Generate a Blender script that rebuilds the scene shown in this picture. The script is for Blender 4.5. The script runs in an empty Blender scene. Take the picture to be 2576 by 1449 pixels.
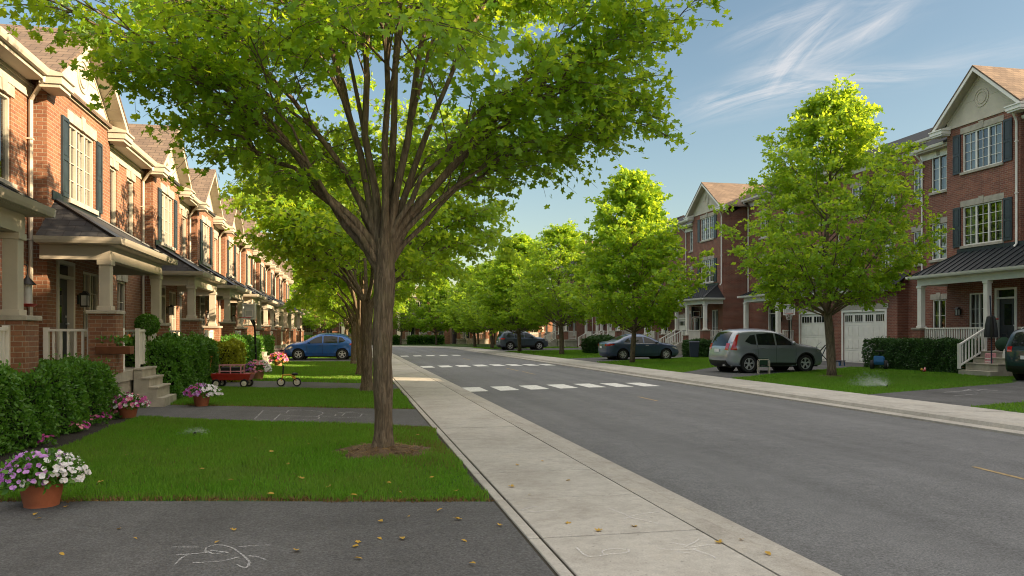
import bpy, math, random
import numpy as np
from mathutils import Vector, Matrix, Quaternion
from mathutils.geometry import delaunay_2d_cdt

SC = bpy.context.scene
COL = SC.collection
PI = math.pi
R = math.radians
random.seed(7)

# ------------------------------------------------------------------ camera geometry (the photo is measured in a 2576 x 1449 frame)
FPX, W0, UC, VH, YAW, EYE = 1950.0, 2576.0, 1288.0, 838.0, R(11.68), 1.60
SA, CA = math.sin(YAW), math.cos(YAW)
def at(u, v, z=0.0):
    d = (EYE - z) * FPX / (v - VH)
    s = (u - UC) / FPX
    return Vector((d * (SA + s * CA), d * (CA - s * SA), z))

# ------------------------------------------------------------------ materials
def new_mat(name):
    m = bpy.data.materials.new(name); m.use_nodes = True
    nt = m.node_tree; nt.nodes.clear()
    out = nt.nodes.new('ShaderNodeOutputMaterial')
    return m, nt, out
def N(nt, typ, **kw):
    n = nt.nodes.new(typ)
    for k, v in kw.items():
        if k.startswith('_'): setattr(n, k[1:], v)
        else: n.inputs[k.replace('__', ' ')].default_value = v
    return n
def L(nt, a, b): nt.links.new(a, b)
def rgba(c): return (c[0], c[1], c[2], 1.0)
def mixc(nt, fac, a, b, blend='MIX'):
    n = nt.nodes.new('ShaderNodeMix'); n.data_type = 'RGBA'; n.blend_type = blend
    for sock, val in ((n.inputs[0], fac), (n.inputs[6], a), (n.inputs[7], b)):
        if hasattr(val, 'links') or hasattr(val, 'is_output'): L(nt, val, sock)
        elif isinstance(val, (int, float)): sock.default_value = val
        else: sock.default_value = rgba(val)
    return n.outputs[2]
def ramp(nt, fac, stops):
    n = nt.nodes.new('ShaderNodeValToRGB'); L(nt, fac, n.inputs[0])
    e = n.color_ramp.elements
    while len(e) < len(stops): e.new(0.5)
    for i, (p, c) in enumerate(stops):
        e[i].position = p; e[i].color = rgba(c) if not isinstance(c, (int, float)) else (c, c, c, 1)
    return n.outputs[0]
def coords(nt, kind='Object', scale=None):
    t = nt.nodes.new('ShaderNodeTexCoord'); o = t.outputs[kind]
    if scale:
        m = nt.nodes.new('ShaderNodeMapping'); m.inputs['Scale'].default_value = scale
        L(nt, o, m.inputs[0]); o = m.outputs[0]
    return o
def noise(nt, vec, scale, detail=4, rough=.55, dist=0):
    n = N(nt, 'ShaderNodeTexNoise', Scale=scale, Detail=detail, Roughness=rough, Distortion=dist)
    if vec is not None: L(nt, vec, n.inputs['Vector'])
    return n.outputs[0]
def bump(nt, h, strength, dist=.02):
    b = N(nt, 'ShaderNodeBump', Strength=strength, Distance=dist); L(nt, h, b.inputs['Height']); return b.outputs[0]

def plain(name, c, rough=.6, metal=0, var=.12, scale=6, bmp=0, coat=0, spec=.5, bscale=None):
    m, nt, out = new_mat(name)
    p = N(nt, 'ShaderNodeBsdfPrincipled', Roughness=rough, Metallic=metal)
    p.inputs['Coat Weight'].default_value = coat; p.inputs['Coat Roughness'].default_value = .04
    p.inputs['Specular IOR Level'].default_value = spec
    v = coords(nt)
    n = noise(nt, v, scale, 5)
    lo = tuple(x * (1 - var) for x in c); hi = tuple(min(1, x * (1 + var)) for x in c)
    L(nt, ramp(nt, n, [(.3, lo), (.7, hi)]), p.inputs['Base Color'])
    if bmp:
        L(nt, bump(nt, noise(nt, v, bscale or scale * 8, 4), bmp), p.inputs['Normal'])
    L(nt, p.outputs[0], out.inputs[0])
    return m

def brick_mat(name, c1, c2, mortar):
    m, nt, out = new_mat(name)
    p = N(nt, 'ShaderNodeBsdfPrincipled', Roughness=.85)
    uv = coords(nt, 'UV')
    b = nt.nodes.new('ShaderNodeTexBrick')
    b.inputs['Scale'].default_value = 1; b.inputs['Brick Width'].default_value = .225
    b.inputs['Row Height'].default_value = .078; b.inputs['Mortar Size'].default_value = .0075
    b.inputs['Mortar Smooth'].default_value = .3; b.inputs['Bias'].default_value = -.1
    b.inputs['Color1'].default_value = rgba(c1); b.inputs['Color2'].default_value = rgba(c2); b.inputs['Mortar'].default_value = rgba(mortar)
    L(nt, uv, b.inputs['Vector'])
    big = ramp(nt, noise(nt, uv, .6, 5, .65), [(.25, .62), (.75, 1.12)])
    col = mixc(nt, 1, b.outputs[0], big, 'MULTIPLY')
    fine = ramp(nt, noise(nt, uv, 22, 4), [(.3, .8), (.75, 1.15)])
    col = mixc(nt, 1, col, fine, 'MULTIPLY')
    # soot streaks below sills, pale bloom
    st = N(nt, 'ShaderNodeMapping'); st.inputs['Scale'].default_value = (2.2, .22, 1); L(nt, uv, st.inputs[0])
    s = ramp(nt, noise(nt, st.outputs[0], 1.6, 5, .6), [(.52, 0.0), (.78, .35)])
    col = mixc(nt, s, col, tuple(x * .45 for x in c2))
    L(nt, col, p.inputs['Base Color'])
    inv = N(nt, 'ShaderNodeMath', _operation='SUBTRACT'); inv.inputs[0].default_value = 1; L(nt, b.outputs['Fac'], inv.inputs[1])
    ad = N(nt, 'ShaderNodeMath', _operation='MULTIPLY_ADD'); L(nt, noise(nt, uv, 60, 3), ad.inputs[0]); ad.inputs[1].default_value = .5; L(nt, inv.outputs[0], ad.inputs[2])
    L(nt, bump(nt, ad.outputs[0], .7, .012), p.inputs['Normal'])
    L(nt, p.outputs[0], out.inputs[0])
    return m

def shingle_mat(name, c1, c2, gap):
    m, nt, out = new_mat(name)
    p = N(nt, 'ShaderNodeBsdfPrincipled', Roughness=.92)
    uv = coords(nt, 'UV')
    b = nt.nodes.new('ShaderNodeTexBrick')
    b.inputs['Scale'].default_value = 1; b.inputs['Brick Width'].default_value = .31
    b.inputs['Row Height'].default_value = .15; b.inputs['Mortar Size'].default_value = .012
    b.inputs['Mortar Smooth'].default_value = .6
    b.inputs['Color1'].default_value = rgba(c1); b.inputs['Color2'].default_value = rgba(c2); b.inputs['Mortar'].default_value = rgba(gap)
    L(nt, uv, b.inputs['Vector'])
    col = mixc(nt, 1, b.outputs[0], ramp(nt, noise(nt, uv, 1.1, 6, .7), [(.25, .6), (.75, 1.25)]), 'MULTIPLY')
    col = mixc(nt, 1, col, ramp(nt, noise(nt, uv, 70, 3), [(.2, .75), (.8, 1.2)]), 'MULTIPLY')
    L(nt, col, p.inputs['Base Color'])
    L(nt, bump(nt, b.outputs['Fac'], -.6, .015), p.inputs['Normal'])
    L(nt, p.outputs[0], out.inputs[0])
    return m

def leaf_mat(name, ca, cb, tr, tw=.45, nscale=1.3, gloss=.35, patch=None):
    m, nt, out = new_mat(name)
    g = N(nt, 'ShaderNodeNewGeometry')
    v = coords(nt)
    f = N(nt, 'ShaderNodeMath', _operation='MULTIPLY_ADD'); L(nt, g.outputs['Random Per Island'], f.inputs[0]); f.inputs[1].default_value = .6
    n2 = N(nt, 'ShaderNodeMath', _operation='MULTIPLY'); L(nt, noise(nt, v, nscale, 3), n2.inputs[0]); n2.inputs[1].default_value = .4
    L(nt, n2.outputs[0], f.inputs[2])
    col = mixc(nt, f.outputs[0], ca, cb)
    if patch: col = mixc(nt, ramp(nt, noise(nt, v, .55, 6, .7, .5), [(.40, 0.0), (.70, .65)]), col, patch)
    tcol = mixc(nt, f.outputs[0], tuple(x * .75 for x in tr), tuple(min(1, x * 1.2) for x in tr))
    p = N(nt, 'ShaderNodeBsdfPrincipled', Roughness=.48); p.inputs['Specular IOR Level'].default_value = gloss
    L(nt, col, p.inputs['Base Color'])
    t = N(nt, 'ShaderNodeBsdfTranslucent'); L(nt, tcol, t.inputs[0])
    mx = N(nt, 'ShaderNodeMixShader'); mx.inputs[0].default_value = tw
    L(nt, p.outputs[0], mx.inputs[1]); L(nt, t.outputs[0], mx.inputs[2]); L(nt, mx.outputs[0], out.inputs[0])
    return m

def asphalt_mat(name, base, stain=.25):
    m, nt, out = new_mat(name)
    p = N(nt, 'ShaderNodeBsdfPrincipled', Roughness=.88); p.inputs['Specular IOR Level'].default_value = .3
    v = coords(nt)
    sp = ramp(nt, noise(nt, v, 55, 3, .8), [(.28, .45), (.5, 1.0), (.74, 1.75)])
    big = ramp(nt, noise(nt, v, .35, 6, .62, .6), [(.25, 1 - stain), (.75, 1 + stain)])
    mid = ramp(nt, noise(nt, v, 4.5, 5, .7), [(.25, .86), (.75, 1.14)])
    col = mixc(nt, 1, mixc(nt, 1, mixc(nt, 1, base, sp, 'MULTIPLY'), big, 'MULTIPLY'), mid, 'MULTIPLY')
    vo = N(nt, 'ShaderNodeTexVoronoi', Scale=.23, _feature='DISTANCE_TO_EDGE')
    wob = N(nt, 'ShaderNodeMixRGB', Fac=.12); L(nt, v, wob.inputs[1])
    nn = N(nt, 'ShaderNodeTexNoise', Scale=1.8, Detail=5); L(nt, v, nn.inputs['Vector']); L(nt, nn.outputs[1], wob.inputs[2])
    L(nt, wob.outputs[0], vo.inputs['Vector'])
    ck = ramp(nt, vo.outputs[0], [(0.0, .55), (.0035, 1.0)])
    col = mixc(nt, .22, col, mixc(nt, 1, col, ck, 'MULTIPLY'))
    ln = N(nt, 'ShaderNodeMapping'); ln.inputs['Scale'].default_value = (1.3, .035, 1); L(nt, v, ln.inputs[0])
    col = mixc(nt, 1, col, ramp(nt, noise(nt, ln.outputs[0], 1.0, 4, .6), [(.3, .84), (.7, 1.12)]), 'MULTIPLY')
    sp2 = ramp(nt, noise(nt, v, 1.1, 3, .5), [(.66, 0.0), (.74, .38)])
    col = mixc(nt, sp2, col, tuple(x * .5 for x in base))
    L(nt, col, p.inputs['Base Color'])
    L(nt, bump(nt, noise(nt, v, 90, 3, .8), .55, .01), p.inputs['Normal'])
    L(nt, p.outputs[0], out.inputs[0])
    return m

def concrete_mat(name, base, sc=1.0):
    m, nt, out = new_mat(name)
    p = N(nt, 'ShaderNodeBsdfPrincipled', Roughness=.9); p.inputs['Specular IOR Level'].default_value = .25
    v = coords(nt)
    big = ramp(nt, noise(nt, v, .9 * sc, 7, .65, .4), [(.25, (.74, .72, .70)), (.55, (1, 1, 1)), (.8, (1.12, 1.06, .98))])
    mid = ramp(nt, noise(nt, v, 9 * sc, 6, .75), [(.25, .80), (.7, 1.12)])
    fine = ramp(nt, noise(nt, v, 70, 3, .8), [(.3, .78), (.7, 1.15)])
    col = mixc(nt, 1, mixc(nt, 1, mixc(nt, 1, base, big, 'MULTIPLY'), mid, 'MULTIPLY'), fine, 'MULTIPLY')
    pits = ramp(nt, noise(nt, v, 26, 2, .5), [(.68, 0.0), (.73, .55)])
    col = mixc(nt, pits, col, tuple(x * .4 for x in base))
    L(nt, col, p.inputs['Base Color'])
    L(nt, bump(nt, noise(nt, v, 45, 4, .8), .35, .01), p.inputs['Normal'])
    L(nt, p.outputs[0], out.inputs[0])
    return m

def soil_mat(name, a, b, sc=9):
    m, nt, out = new_mat(name)
    p = N(nt, 'ShaderNodeBsdfPrincipled', Roughness=.95)
    v = coords(nt)
    L(nt, mixc(nt, noise(nt, v, sc, 6, .75), a, b), p.inputs['Base Color'])
    L(nt, bump(nt, noise(nt, v, sc * 5, 5, .8), .9, .03), p.inputs['Normal'])
    L(nt, p.outputs[0], out.inputs[0])
    return m

def bark_mat(name, a, b):
    m, nt, out = new_mat(name)
    p = N(nt, 'ShaderNodeBsdfPrincipled', Roughness=.9)
    v = coords(nt)
    mp = N(nt, 'ShaderNodeMapping'); mp.inputs['Scale'].default_value = (9, 9, 1.3); L(nt, v, mp.inputs[0])
    n1 = noise(nt, mp.outputs[0], 3.2, 6, .65, .7)
    col = ramp(nt, n1, [(.3, tuple(x * .35 for x in a)), (.5, a), (.72, b)])
    moss = ramp(nt, noise(nt, v, 1.7, 5, .7), [(.5, 0.0), (.72, .5)])
    col = mixc(nt, moss, col, (.13, .125, .055))
    L(nt, col, p.inputs['Base Color'])
    L(nt, bump(nt, n1, 1.0, .03), p.inputs['Normal'])
    L(nt, p.outputs[0], out.inputs[0])
    return m

def glass_mat(name, tint, clear=.55):
    m, nt, out = new_mat(name)
    gl = N(nt, 'ShaderNodeBsdfGlossy', Roughness=.015); gl.inputs[0].default_value = (.95, .97, 1, 1)
    tr = N(nt, 'ShaderNodeBsdfTransparent'); tr.inputs[0].default_value = rgba(tint)
    fr = N(nt, 'ShaderNodeFresnel', IOR=1.5)
    v = coords(nt)
    L(nt, bump(nt, noise(nt, v, 1.4, 2), .06, .05), gl.inputs['Normal'])
    f2 = N(nt, 'ShaderNodeMath', _operation='MULTIPLY_ADD'); L(nt, fr.outputs[0], f2.inputs[0]); f2.inputs[1].default_value = 1.3; f2.inputs[2].default_value = .05
    f2.use_clamp = True
    mx = N(nt, 'ShaderNodeMixShader'); L(nt, f2.outputs[0], mx.inputs[0]); L(nt, tr.outputs[0], mx.inputs[1]); L(nt, gl.outputs[0], mx.inputs[2])
    L(nt, mx.outputs[0], out.inputs[0])
    return m

def paint_mat(name, c, metal=.55, rough=.34):
    m, nt, out = new_mat(name)
    p = N(nt, 'ShaderNodeBsdfPrincipled', Roughness=rough, Metallic=metal)
    p.inputs['Coat Weight'].default_value = .7; p.inputs['Coat Roughness'].default_value = .03
    v = coords(nt)
    dust = ramp(nt, noise(nt, v, 3.0, 5, .7), [(.35, 0.0), (.8, .16)])
    L(nt, mixc(nt, dust, c, (.25, .23, .2)), p.inputs['Base Color'])
    L(nt, bump(nt, noise(nt, v, 1.5, 2), .03, .05), p.inputs['Coat Normal'])
    L(nt, p.outputs[0], out.inputs[0])
    return m

def chalk_mat(name, c):
    m, nt, out = new_mat(name)
    d = N(nt, 'ShaderNodeBsdfDiffuse'); d.inputs[0].default_value = rgba(c)
    t = N(nt, 'ShaderNodeBsdfTransparent')
    f = ramp(nt, noise(nt, coords(nt), 48, 4, .8), [(.38, .05), (.62, .55)])
    mx = N(nt, 'ShaderNodeMixShader'); L(nt, f, mx.inputs[0]); L(nt, t.outputs[0], mx.inputs[1]); L(nt, d.outputs[0], mx.inputs[2])
    L(nt, mx.outputs[0], out.inputs[0])
    return m

MT = {}
MT['brick'] = brick_mat('warm_brick', (.31, .140, .073), (.215, .085, .047), (.35, .28, .21))
MT['brick_dark'] = brick_mat('red_brick', (.29, .105, .068), (.185, .064, .045), (.34, .26, .20))
MT['shingle'] = shingle_mat('brown_shingle', (.20, .145, .105), (.14, .10, .075), (.06, .045, .035))
MT['shingle_dark'] = shingle_mat('dark_shingle', (.035, .037, .042), (.022, .024, .028), (.01, .01, .012))
MT['cream'] = plain('cream_paint', (.47, .425, .35), .55, var=.10, scale=2.2, bmp=.12)
MT['white'] = plain('white_paint', (.74, .72, .68), .5, var=.07, scale=2.5, bmp=.06)
MT['stone'] = plain('limestone', (.37, .34, .285), .85, var=.2, scale=4, bmp=.4)
MT['stucco'] = plain('stucco', (.50, .46, .385), .9, var=.10, scale=1.6, bmp=.35, bscale=45)
MT['soffit'] = plain('soffit', (.44, .395, .32), .6, var=.08, scale=2)
MT['shutter'] = plain('shutter_paint', (.018, .028, .036), .45, var=.25, scale=5)
MT['metal_roof'] = plain('dark_metal_roof', (.016, .022, .027), .42, metal=.2, var=.25, scale=3, bmp=.05)
MT['door'] = plain('black_door', (.014, .02, .028), .4, var=.2)
MT['brown_door'] = plain('brown_door', (.16, .06, .03), .5, var=.2)
MT['black'] = plain('black_plastic', (.012, .012, .013), .5, var=.2)
MT['rubber'] = plain('tyre_rubber', (.018, .018, .018), .85, var=.25, scale=12)
MT['steel'] = plain('alloy', (.60, .60, .61), .35, metal=.35, var=.06)
MT['room'] = plain('dark_room', (.10, .085, .07), .9)  # room boxes coloured dark to stand for unlit interiors
MT['glass'] = glass_mat('window_glass', (.75, .8, .8), .50)
MT['curtain'] = plain('white_curtain', (.40, .40, .395), .9, var=.05)
MT['terracotta'] = plain('terracotta', (.33, .105, .05), .75, var=.16, scale=7, bmp=.2)
MT['terracotta_pale'] = plain('pale_terracotta', (.46, .21, .12), .75, var=.14, scale=7, bmp=.2)
MT['soil'] = soil_mat('potting_soil', (.015, .011, .008), (.05, .035, .024), 20)
MT['mulch'] = soil_mat('dark_mulch', (.010, .008, .006), (.045, .032, .022), 14)
MT['straw'] = soil_mat('straw_mulch', (.085, .05, .028), (.23, .155, .095), 11)
MT['turf'] = soil_mat('turf_soil', (.03, .07, .012), (.07, .13, .024), 5)
MT['earth'] = soil_mat('earth', (.05, .06, .025), (.08, .09, .04), 1)
MT['asphalt'] = asphalt_mat('road_asphalt', (.138, .141, .147), .12)
MT['drive'] = asphalt_mat('driveway_asphalt', (.092, .092, .094), .26)
MT['concrete'] = concrete_mat('sidewalk_concrete', (.45, .43, .395))
MT['kerb'] = concrete_mat('kerb_concrete', (.41, .39, .355), 1.6)
MT['joint'] = soil_mat('joint_dirt', (.03, .026, .02), (.08, .07, .05), 20)
MT['line_white'] = plain('road_paint_white', (.62, .62, .60), .7, var=.28, scale=14)
MT['line_yellow'] = plain('road_paint_yellow', (.30, .22, .11), .85, var=.4, scale=14)
MT['chalk'] = chalk_mat('white_chalk', (.75, .75, .76))
MT['bark'] = bark_mat('maple_bark', (.135, .097, .062), (.27, .205, .145))
MT['leaf'] = leaf_mat('maple_leaf', (.065, .19, .012), (.16, .33, .02), (.56, .74, .035), .5)
MT['leaf_m'] = leaf_mat('sunny_maple_leaf', (.09, .235, .014), (.21, .36, .022), (.60, .75, .04), .5)  # brighter copy of the maple leaf, sunlit look put into its colour
MT['leaf_y'] = leaf_mat('young_maple_leaf', (.095, .24, .014), (.22, .37, .022), (.58, .75, .04), .5)
MT['hedge'] = leaf_mat('hedge_leaf', (.040, .135, .013), (.10, .25, .022), (.20, .42, .03), .25, 3, .5)
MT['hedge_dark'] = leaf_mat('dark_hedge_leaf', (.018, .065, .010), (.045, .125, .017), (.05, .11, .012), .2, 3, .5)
MT['hedge_y'] = leaf_mat('golden_shrub_leaf', (.20, .25, .012), (.36, .38, .02), (.5, .5, .03), .3, 3, .4)
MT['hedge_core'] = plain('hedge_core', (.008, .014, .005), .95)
MT['grass'] = leaf_mat('lawn_grass', (.032, .13, .009), (.19, .41, .036), (.28, .56, .03), .36, .8, .3, (.21, .225, .06))
MT['dry'] = leaf_mat('dry_grass', (.18, .11, .045), (.30, .20, .08), (.25, .16, .06), .2, 2, .2)
MT['leaf_gold'] = leaf_mat('fallen_leaf', (.42, .24, .04), (.55, .36, .06), (.5, .3, .05), .2, 2, .3)
def flower(name, a, b): return leaf_mat(name, a, b, tuple(min(1, x * 1.1) for x in b), .2, 6, .2)
MT['fl_purple'] = flower('purple_petal', (.30, .06, .36), (.52, .24, .60))
MT['fl_lilac'] = flower('lilac_petal', (.42, .17, .52), (.62, .38, .70))
MT['fl_white'] = flower('white_petal', (.70, .68, .72), (.82, .80, .80))
MT['fl_magenta'] = flower('magenta_petal', (.42, .03, .22), (.60, .14, .42))
MT['fl_pink'] = flower('pink_petal', (.62, .16, .26), (.78, .40, .46))
MT['fl_orange'] = flower('orange_petal', (.6, .16, .04), (.7, .30, .10))
MT['red'] = paint_mat('red_enamel', (.42, .022, .018), 0, .35)
MT['orange'] = plain('orange_plastic', (.62, .19, .05), .5)
MT['yellow'] = plain('yellow_plastic', (.60, .34, .03), .45)
MT['wheel_white'] = plain('white_wheel', (.72, .68, .58), .5)
MT['blue'] = plain('blue_plastic', (.03, .14, .36), .45)
MT['navy'] = plain('navy_plastic', (.016, .025, .05), .5)
MT['pinkish'] = plain('pink_paper', (.62, .28, .32), .8, var=.25, scale=18)
MT['greyplastic'] = plain('grey_plastic', (.45, .46, .45), .6)
MT['darkgreen'] = plain('green_fabric', (.012, .045, .022), .9)
MT['red_light'] = plain('tail_lamp', (.42, .010, .012), .15, coat=1, var=.1)
MT['amber'] = plain('amber_lamp', (.55, .16, .03), .15, coat=1)
MT['lamp_clear'] = plain('clear_lamp', (.55, .56, .58), .12, metal=.5, coat=1)
MT['car_glass'] = plain('tinted_car_glass', (.012, .016, .018), .04, var=.1, spec=.45)
MT['plate'] = plain('number_plate', (.66, .67, .70), .5)
MT['net'] = plain('white_net', (.66, .64, .6), .8)
MT['water'] = None

# ------------------------------------------------------------------ mesh builder
class MB:
    def __init__(self): self.v = []; self.f = []
    def add(self, vs, fs):
        o = len(self.v); self.v.extend([tuple(p) for p in vs]); self.f.extend([tuple(i + o for i in q) for q in fs]); return self
    def box(self, x0, x1, y0, y1, z0, z1):
        return self.add([(x0,y0,z0),(x1,y0,z0),(x1,y1,z0),(x0,y1,z0),(x0,y0,z1),(x1,y0,z1),(x1,y1,z1),(x0,y1,z1)],
            [(0,3,2,1),(4,5,6,7),(0,1,5,4),(1,2,6,5),(2,3,7,6),(3,0,4,7)])
    def quad(self, a, b, c, d): return self.add([a, b, c, d], [(0,1,2,3)])
    def prism(self, pts, axis, a, b):
        n = len(pts)
        def P(p, t): return {'x': (t, p[0], p[1]), 'y': (p[0], t, p[1]), 'z': (p[0], p[1], t)}[axis]
        vs = [P(p, a) for p in pts] + [P(p, b) for p in pts]
        fs = [tuple(range(n - 1, -1, -1)), tuple(range(n, 2 * n))] + [(i, (i + 1) % n, n + (i + 1) % n, n + i) for i in range(n)]
        return self.add(vs, fs)
    def slab(self, pts, t):  # a planar polygon in space thickened by vector t
        n = len(pts); t = Vector(t)
        vs = [Vector(p) for p in pts] + [Vector(p) + t for p in pts]
        return self.add(vs, [tuple(range(n - 1, -1, -1)), tuple(range(n, 2 * n))] + [(i, (i + 1) % n, n + (i + 1) % n, n + i) for i in range(n)])
    def bar(self, p0, p1, w, h, up=(0, 0, 1)):
        p0, p1 = Vector(p0), Vector(p1); d = (p1 - p0).normalized(); u = Vector(up)
        s = d.cross(u)
        if s.length < 1e-4: s = d.cross(Vector((1, 0, 0)))
        s.normalize(); u = s.cross(d).normalized(); s *= w / 2; u *= h / 2
        vs = [p + a + b for p in (p0, p1) for a, b in ((-s, -u), (s, -u), (s, u), (-s, u))]
        return self.add(vs, [(0,1,2,3),(7,6,5,4),(0,4,5,1),(1,5,6,2),(2,6,7,3),(3,7,4,0)])
    def tube(self, path, rad, n=8, cap=True):
        path = [Vector(p) for p in path]
        if isinstance(rad, (int, float)): rad = [rad] * len(path)
        o = len(self.v); prev = None
        for i, p in enumerate(path):
            d = (path[min(i + 1, len(path) - 1)] - path[max(i - 1, 0)])
            d = d.normalized() if d.length > 1e-9 else Vector((0, 0, 1))
            if prev is None:
                a = d.orthogonal().normalized()
            else:
                a = prev - d * prev.dot(d); a = a.normalized() if a.length > 1e-6 else d.orthogonal().normalized()
            prev = a; b = d.cross(a)
            for k in range(n):
                t = 2 * PI * k / n
                self.v.append(tuple(p + (a * math.cos(t) + b * math.sin(t)) * rad[i]))
        for i in range(len(path) - 1):
            for k in range(n):
                self.f.append((o + i * n + k, o + i * n + (k + 1) % n, o + (i + 1) * n + (k + 1) % n, o + (i + 1) * n + k))
        if cap:
            self.f.append(tuple(o + k for k in range(n - 1, -1, -1))); e = o + (len(path) - 1) * n
            self.f.append(tuple(e + k for k in range(n)))
        return self
    def lathe(self, prof, n=20, c=(0, 0, 0), axis='z', cap=True):
        o = len(self.v)
        for r, h in prof:
            for k in range(n):
                t = 2 * PI * k / n; a, b = r * math.cos(t), r * math.sin(t)
                p = {'z': (a, b, h), 'y': (a, h, b), 'x': (h, a, b)}[axis]
                self.v.append((p[0] + c[0], p[1] + c[1], p[2] + c[2]))
        for i in range(len(prof) - 1):
            for k in range(n):
                self.f.append((o + i * n + k, o + i * n + (k + 1) % n, o + (i + 1) * n + (k + 1) % n, o + (i + 1) * n + k))
        if cap:
            self.f.append(tuple(o + k for k in range(n - 1, -1, -1))); e = o + (len(prof) - 1) * n
            self.f.append(tuple(e + k for k in range(n)))
        return self
    def ball(self, c, r, n=10, m=6, sq=(1, 1, 1)):
        o = len(self.v); self.v.append((c[0], c[1], c[2] - r * sq[2]))
        for j in range(1, m):
            ph = -PI / 2 + PI * j / m
            for k in range(n):
                t = 2 * PI * k / n
                self.v.append((c[0] + r * sq[0] * math.cos(ph) * math.cos(t), c[1] + r * sq[1] * math.cos(ph) * math.sin(t), c[2] + r * sq[2] * math.sin(ph)))
        self.v.append((c[0], c[1], c[2] + r * sq[2])); e = len(self.v) - 1
        for k in range(n):
            self.f.append((o, o + 1 + (k + 1) % n, o + 1 + k)); b = o + 1 + (m - 2) * n
            self.f.append((b + k, b + (k + 1) % n, e))
        for j in range(m - 2):
            for k in range(n):
                a = o + 1 + j * n
                self.f.append((a + k, a + (k + 1) % n, a + n + (k + 1) % n, a + n + k))
        return self
    def build(self, name, mat, parent=None, smooth=False, sharp=40, bevel=0, fix=True):
        me = bpy.data.meshes.new(name); me.from_pydata(self.v, [], self.f)
        if fix:
            import bmesh
            bm = bmesh.new(); bm.from_mesh(me); bmesh.ops.recalc_face_normals(bm, faces=bm.faces[:]); bm.to_mesh(me); bm.free()
        box_uv(me)
        if smooth:
            me.shade_smooth()
            me.set_sharp_from_angle(angle=R(sharp))
        me.materials.append(mat)
        o = bpy.data.objects.new(name, me); COL.objects.link(o); o.parent = parent
        if bevel:
            b = o.modifiers.new('bevel', 'BEVEL'); b.width = bevel; b.segments = 2; b.limit_method = 'ANGLE'
        return o

def box_uv(me):
    nl = len(me.loops)
    if not nl: return
    co = np.empty(len(me.vertices) * 3, np.float32); me.vertices.foreach_get('co', co); co = co.reshape(-1, 3)
    vi = np.empty(nl, np.int32); me.loops.foreach_get('vertex_index', vi)
    nr = np.empty(len(me.polygons) * 3, np.float32); me.polygons.foreach_get('normal', nr); nr = np.abs(nr.reshape(-1, 3))
    tot = np.empty(len(me.polygons), np.int32); me.polygons.foreach_get('loop_total', tot)
    pn = np.repeat(nr, tot, axis=0); p = co[vi]
    uv = np.empty((nl, 2), np.float32)
    mx = (pn[:, 0] >= pn[:, 1]) & (pn[:, 0] >= pn[:, 2] * .9); my = (~mx) & (pn[:, 1] >= pn[:, 2] * .9); mz = ~(mx | my)
    uv[mx] = p[mx][:, [1, 2]]; uv[my] = p[my][:, [0, 2]]
    # sloping roofs: courses run level
    sx = pn[:, 0] > pn[:, 1]
    a = mz & sx; b = mz & ~sx
    uv[a] = p[a][:, [1, 0]]; uv[b] = p[b][:, [0, 1]]
    me.uv_layers.new(name='UVMap').data.foreach_set('uv', uv.ravel())

def np_mesh(name, verts, faces_flat, sizes, mat, parent=None, smooth=False):
    """fast path: verts (n,3), flat face corner list, face sizes"""
    me = bpy.data.meshes.new(name)
    me.vertices.add(len(verts)); me.vertices.foreach_set('co', np.asarray(verts, np.float32).ravel())
    me.loops.add(len(faces_flat)); me.loops.foreach_set('vertex_index', np.asarray(faces_flat, np.int32))
    st = np.concatenate([[0], np.cumsum(sizes)[:-1]]).astype(np.int32)
    me.polygons.add(len(sizes)); me.polygons.foreach_set('loop_start', st)
    me.update(calc_edges=True); me.validate()
    if smooth: me.shade_smooth()
    me.materials.append(mat)
    o = bpy.data.objects.new(name, me); COL.objects.link(o); o.parent = parent
    return o

def tag(o, label=None, cat=None, group=None, kind=None):
    if label: o['label'] = label
    if cat: o['category'] = cat
    if group: o['group'] = group
    if kind: o['kind'] = kind
    return o
def thing(name, label, cat, loc=(0, 0, 0), rz=0, group=None):
    o = bpy.data.objects.new(name, None); COL.objects.link(o); o.empty_display_size = .2
    o.location = loc; o.rotation_euler = (0, 0, rz)
    return tag(o, label, cat, group)
CHILD = {}
def copy_tree(o, parent=None):
    kids = list(o.children)
    c = o.copy(); COL.objects.link(c)
    if parent is not None: c.parent = parent
    for k in kids: copy_tree(k, c)
    return c
def dup(o, label, loc, rz=None, scale=None, group=None):
    c = copy_tree(o); c.location = loc
    if rz is not None: c.rotation_euler = (0, 0, rz)
    if scale: c.scale = scale if not isinstance(scale, (int, float)) else (scale,) * 3
    c['label'] = label
    if group: c['group'] = group
    return c

# ------------------------------------------------------------------ leaf scatter (numpy)
MAPLE = np.array([(0,.36,-.06),(0,0,0),(.36,-.04,.02),(.27,.22,-.02),(.60,.34,.05),(.46,.62,.06),(.20,.56,-.02),(0,1,.05),(-.20,.56,-.02),(-.46,.62,.06),(-.60,.34,.05),(-.27,.22,-.02),(-.36,-.04,.02)])
MAPLE_F = [(0, i, i + 1) for i in range(1, 12)] + [(0, 12, 1)]
SIMPLE = np.array([(0,0,0),(.42,.30,.04),(.30,.62,.03),(0,1,-.03),(-.30,.62,.03),(-.42,.30,.04)]); SIMPLE_F = [(0,1,2,3),(0,3,4,5)]
STAR = np.array([(0,0,0),(.5,.12,.04),(.2,.45,-.02),(.34,.8,.05),(0,1,0),(-.34,.8,.05),(-.2,.45,-.02),(-.5,.12,.04)]); STAR_F = [(0,1,2,6),(2,3,4,6),(4,5,6),(0,6,7)]
OVAL = np.array([(0,0,0),(.26,.35,.05),(.2,.72,.03),(0,1,-.04),(-.2,.72,.03),(-.26,.35,.05)]); OVAL_F = [(0,1,2,3),(0,3,4,5)]
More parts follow.
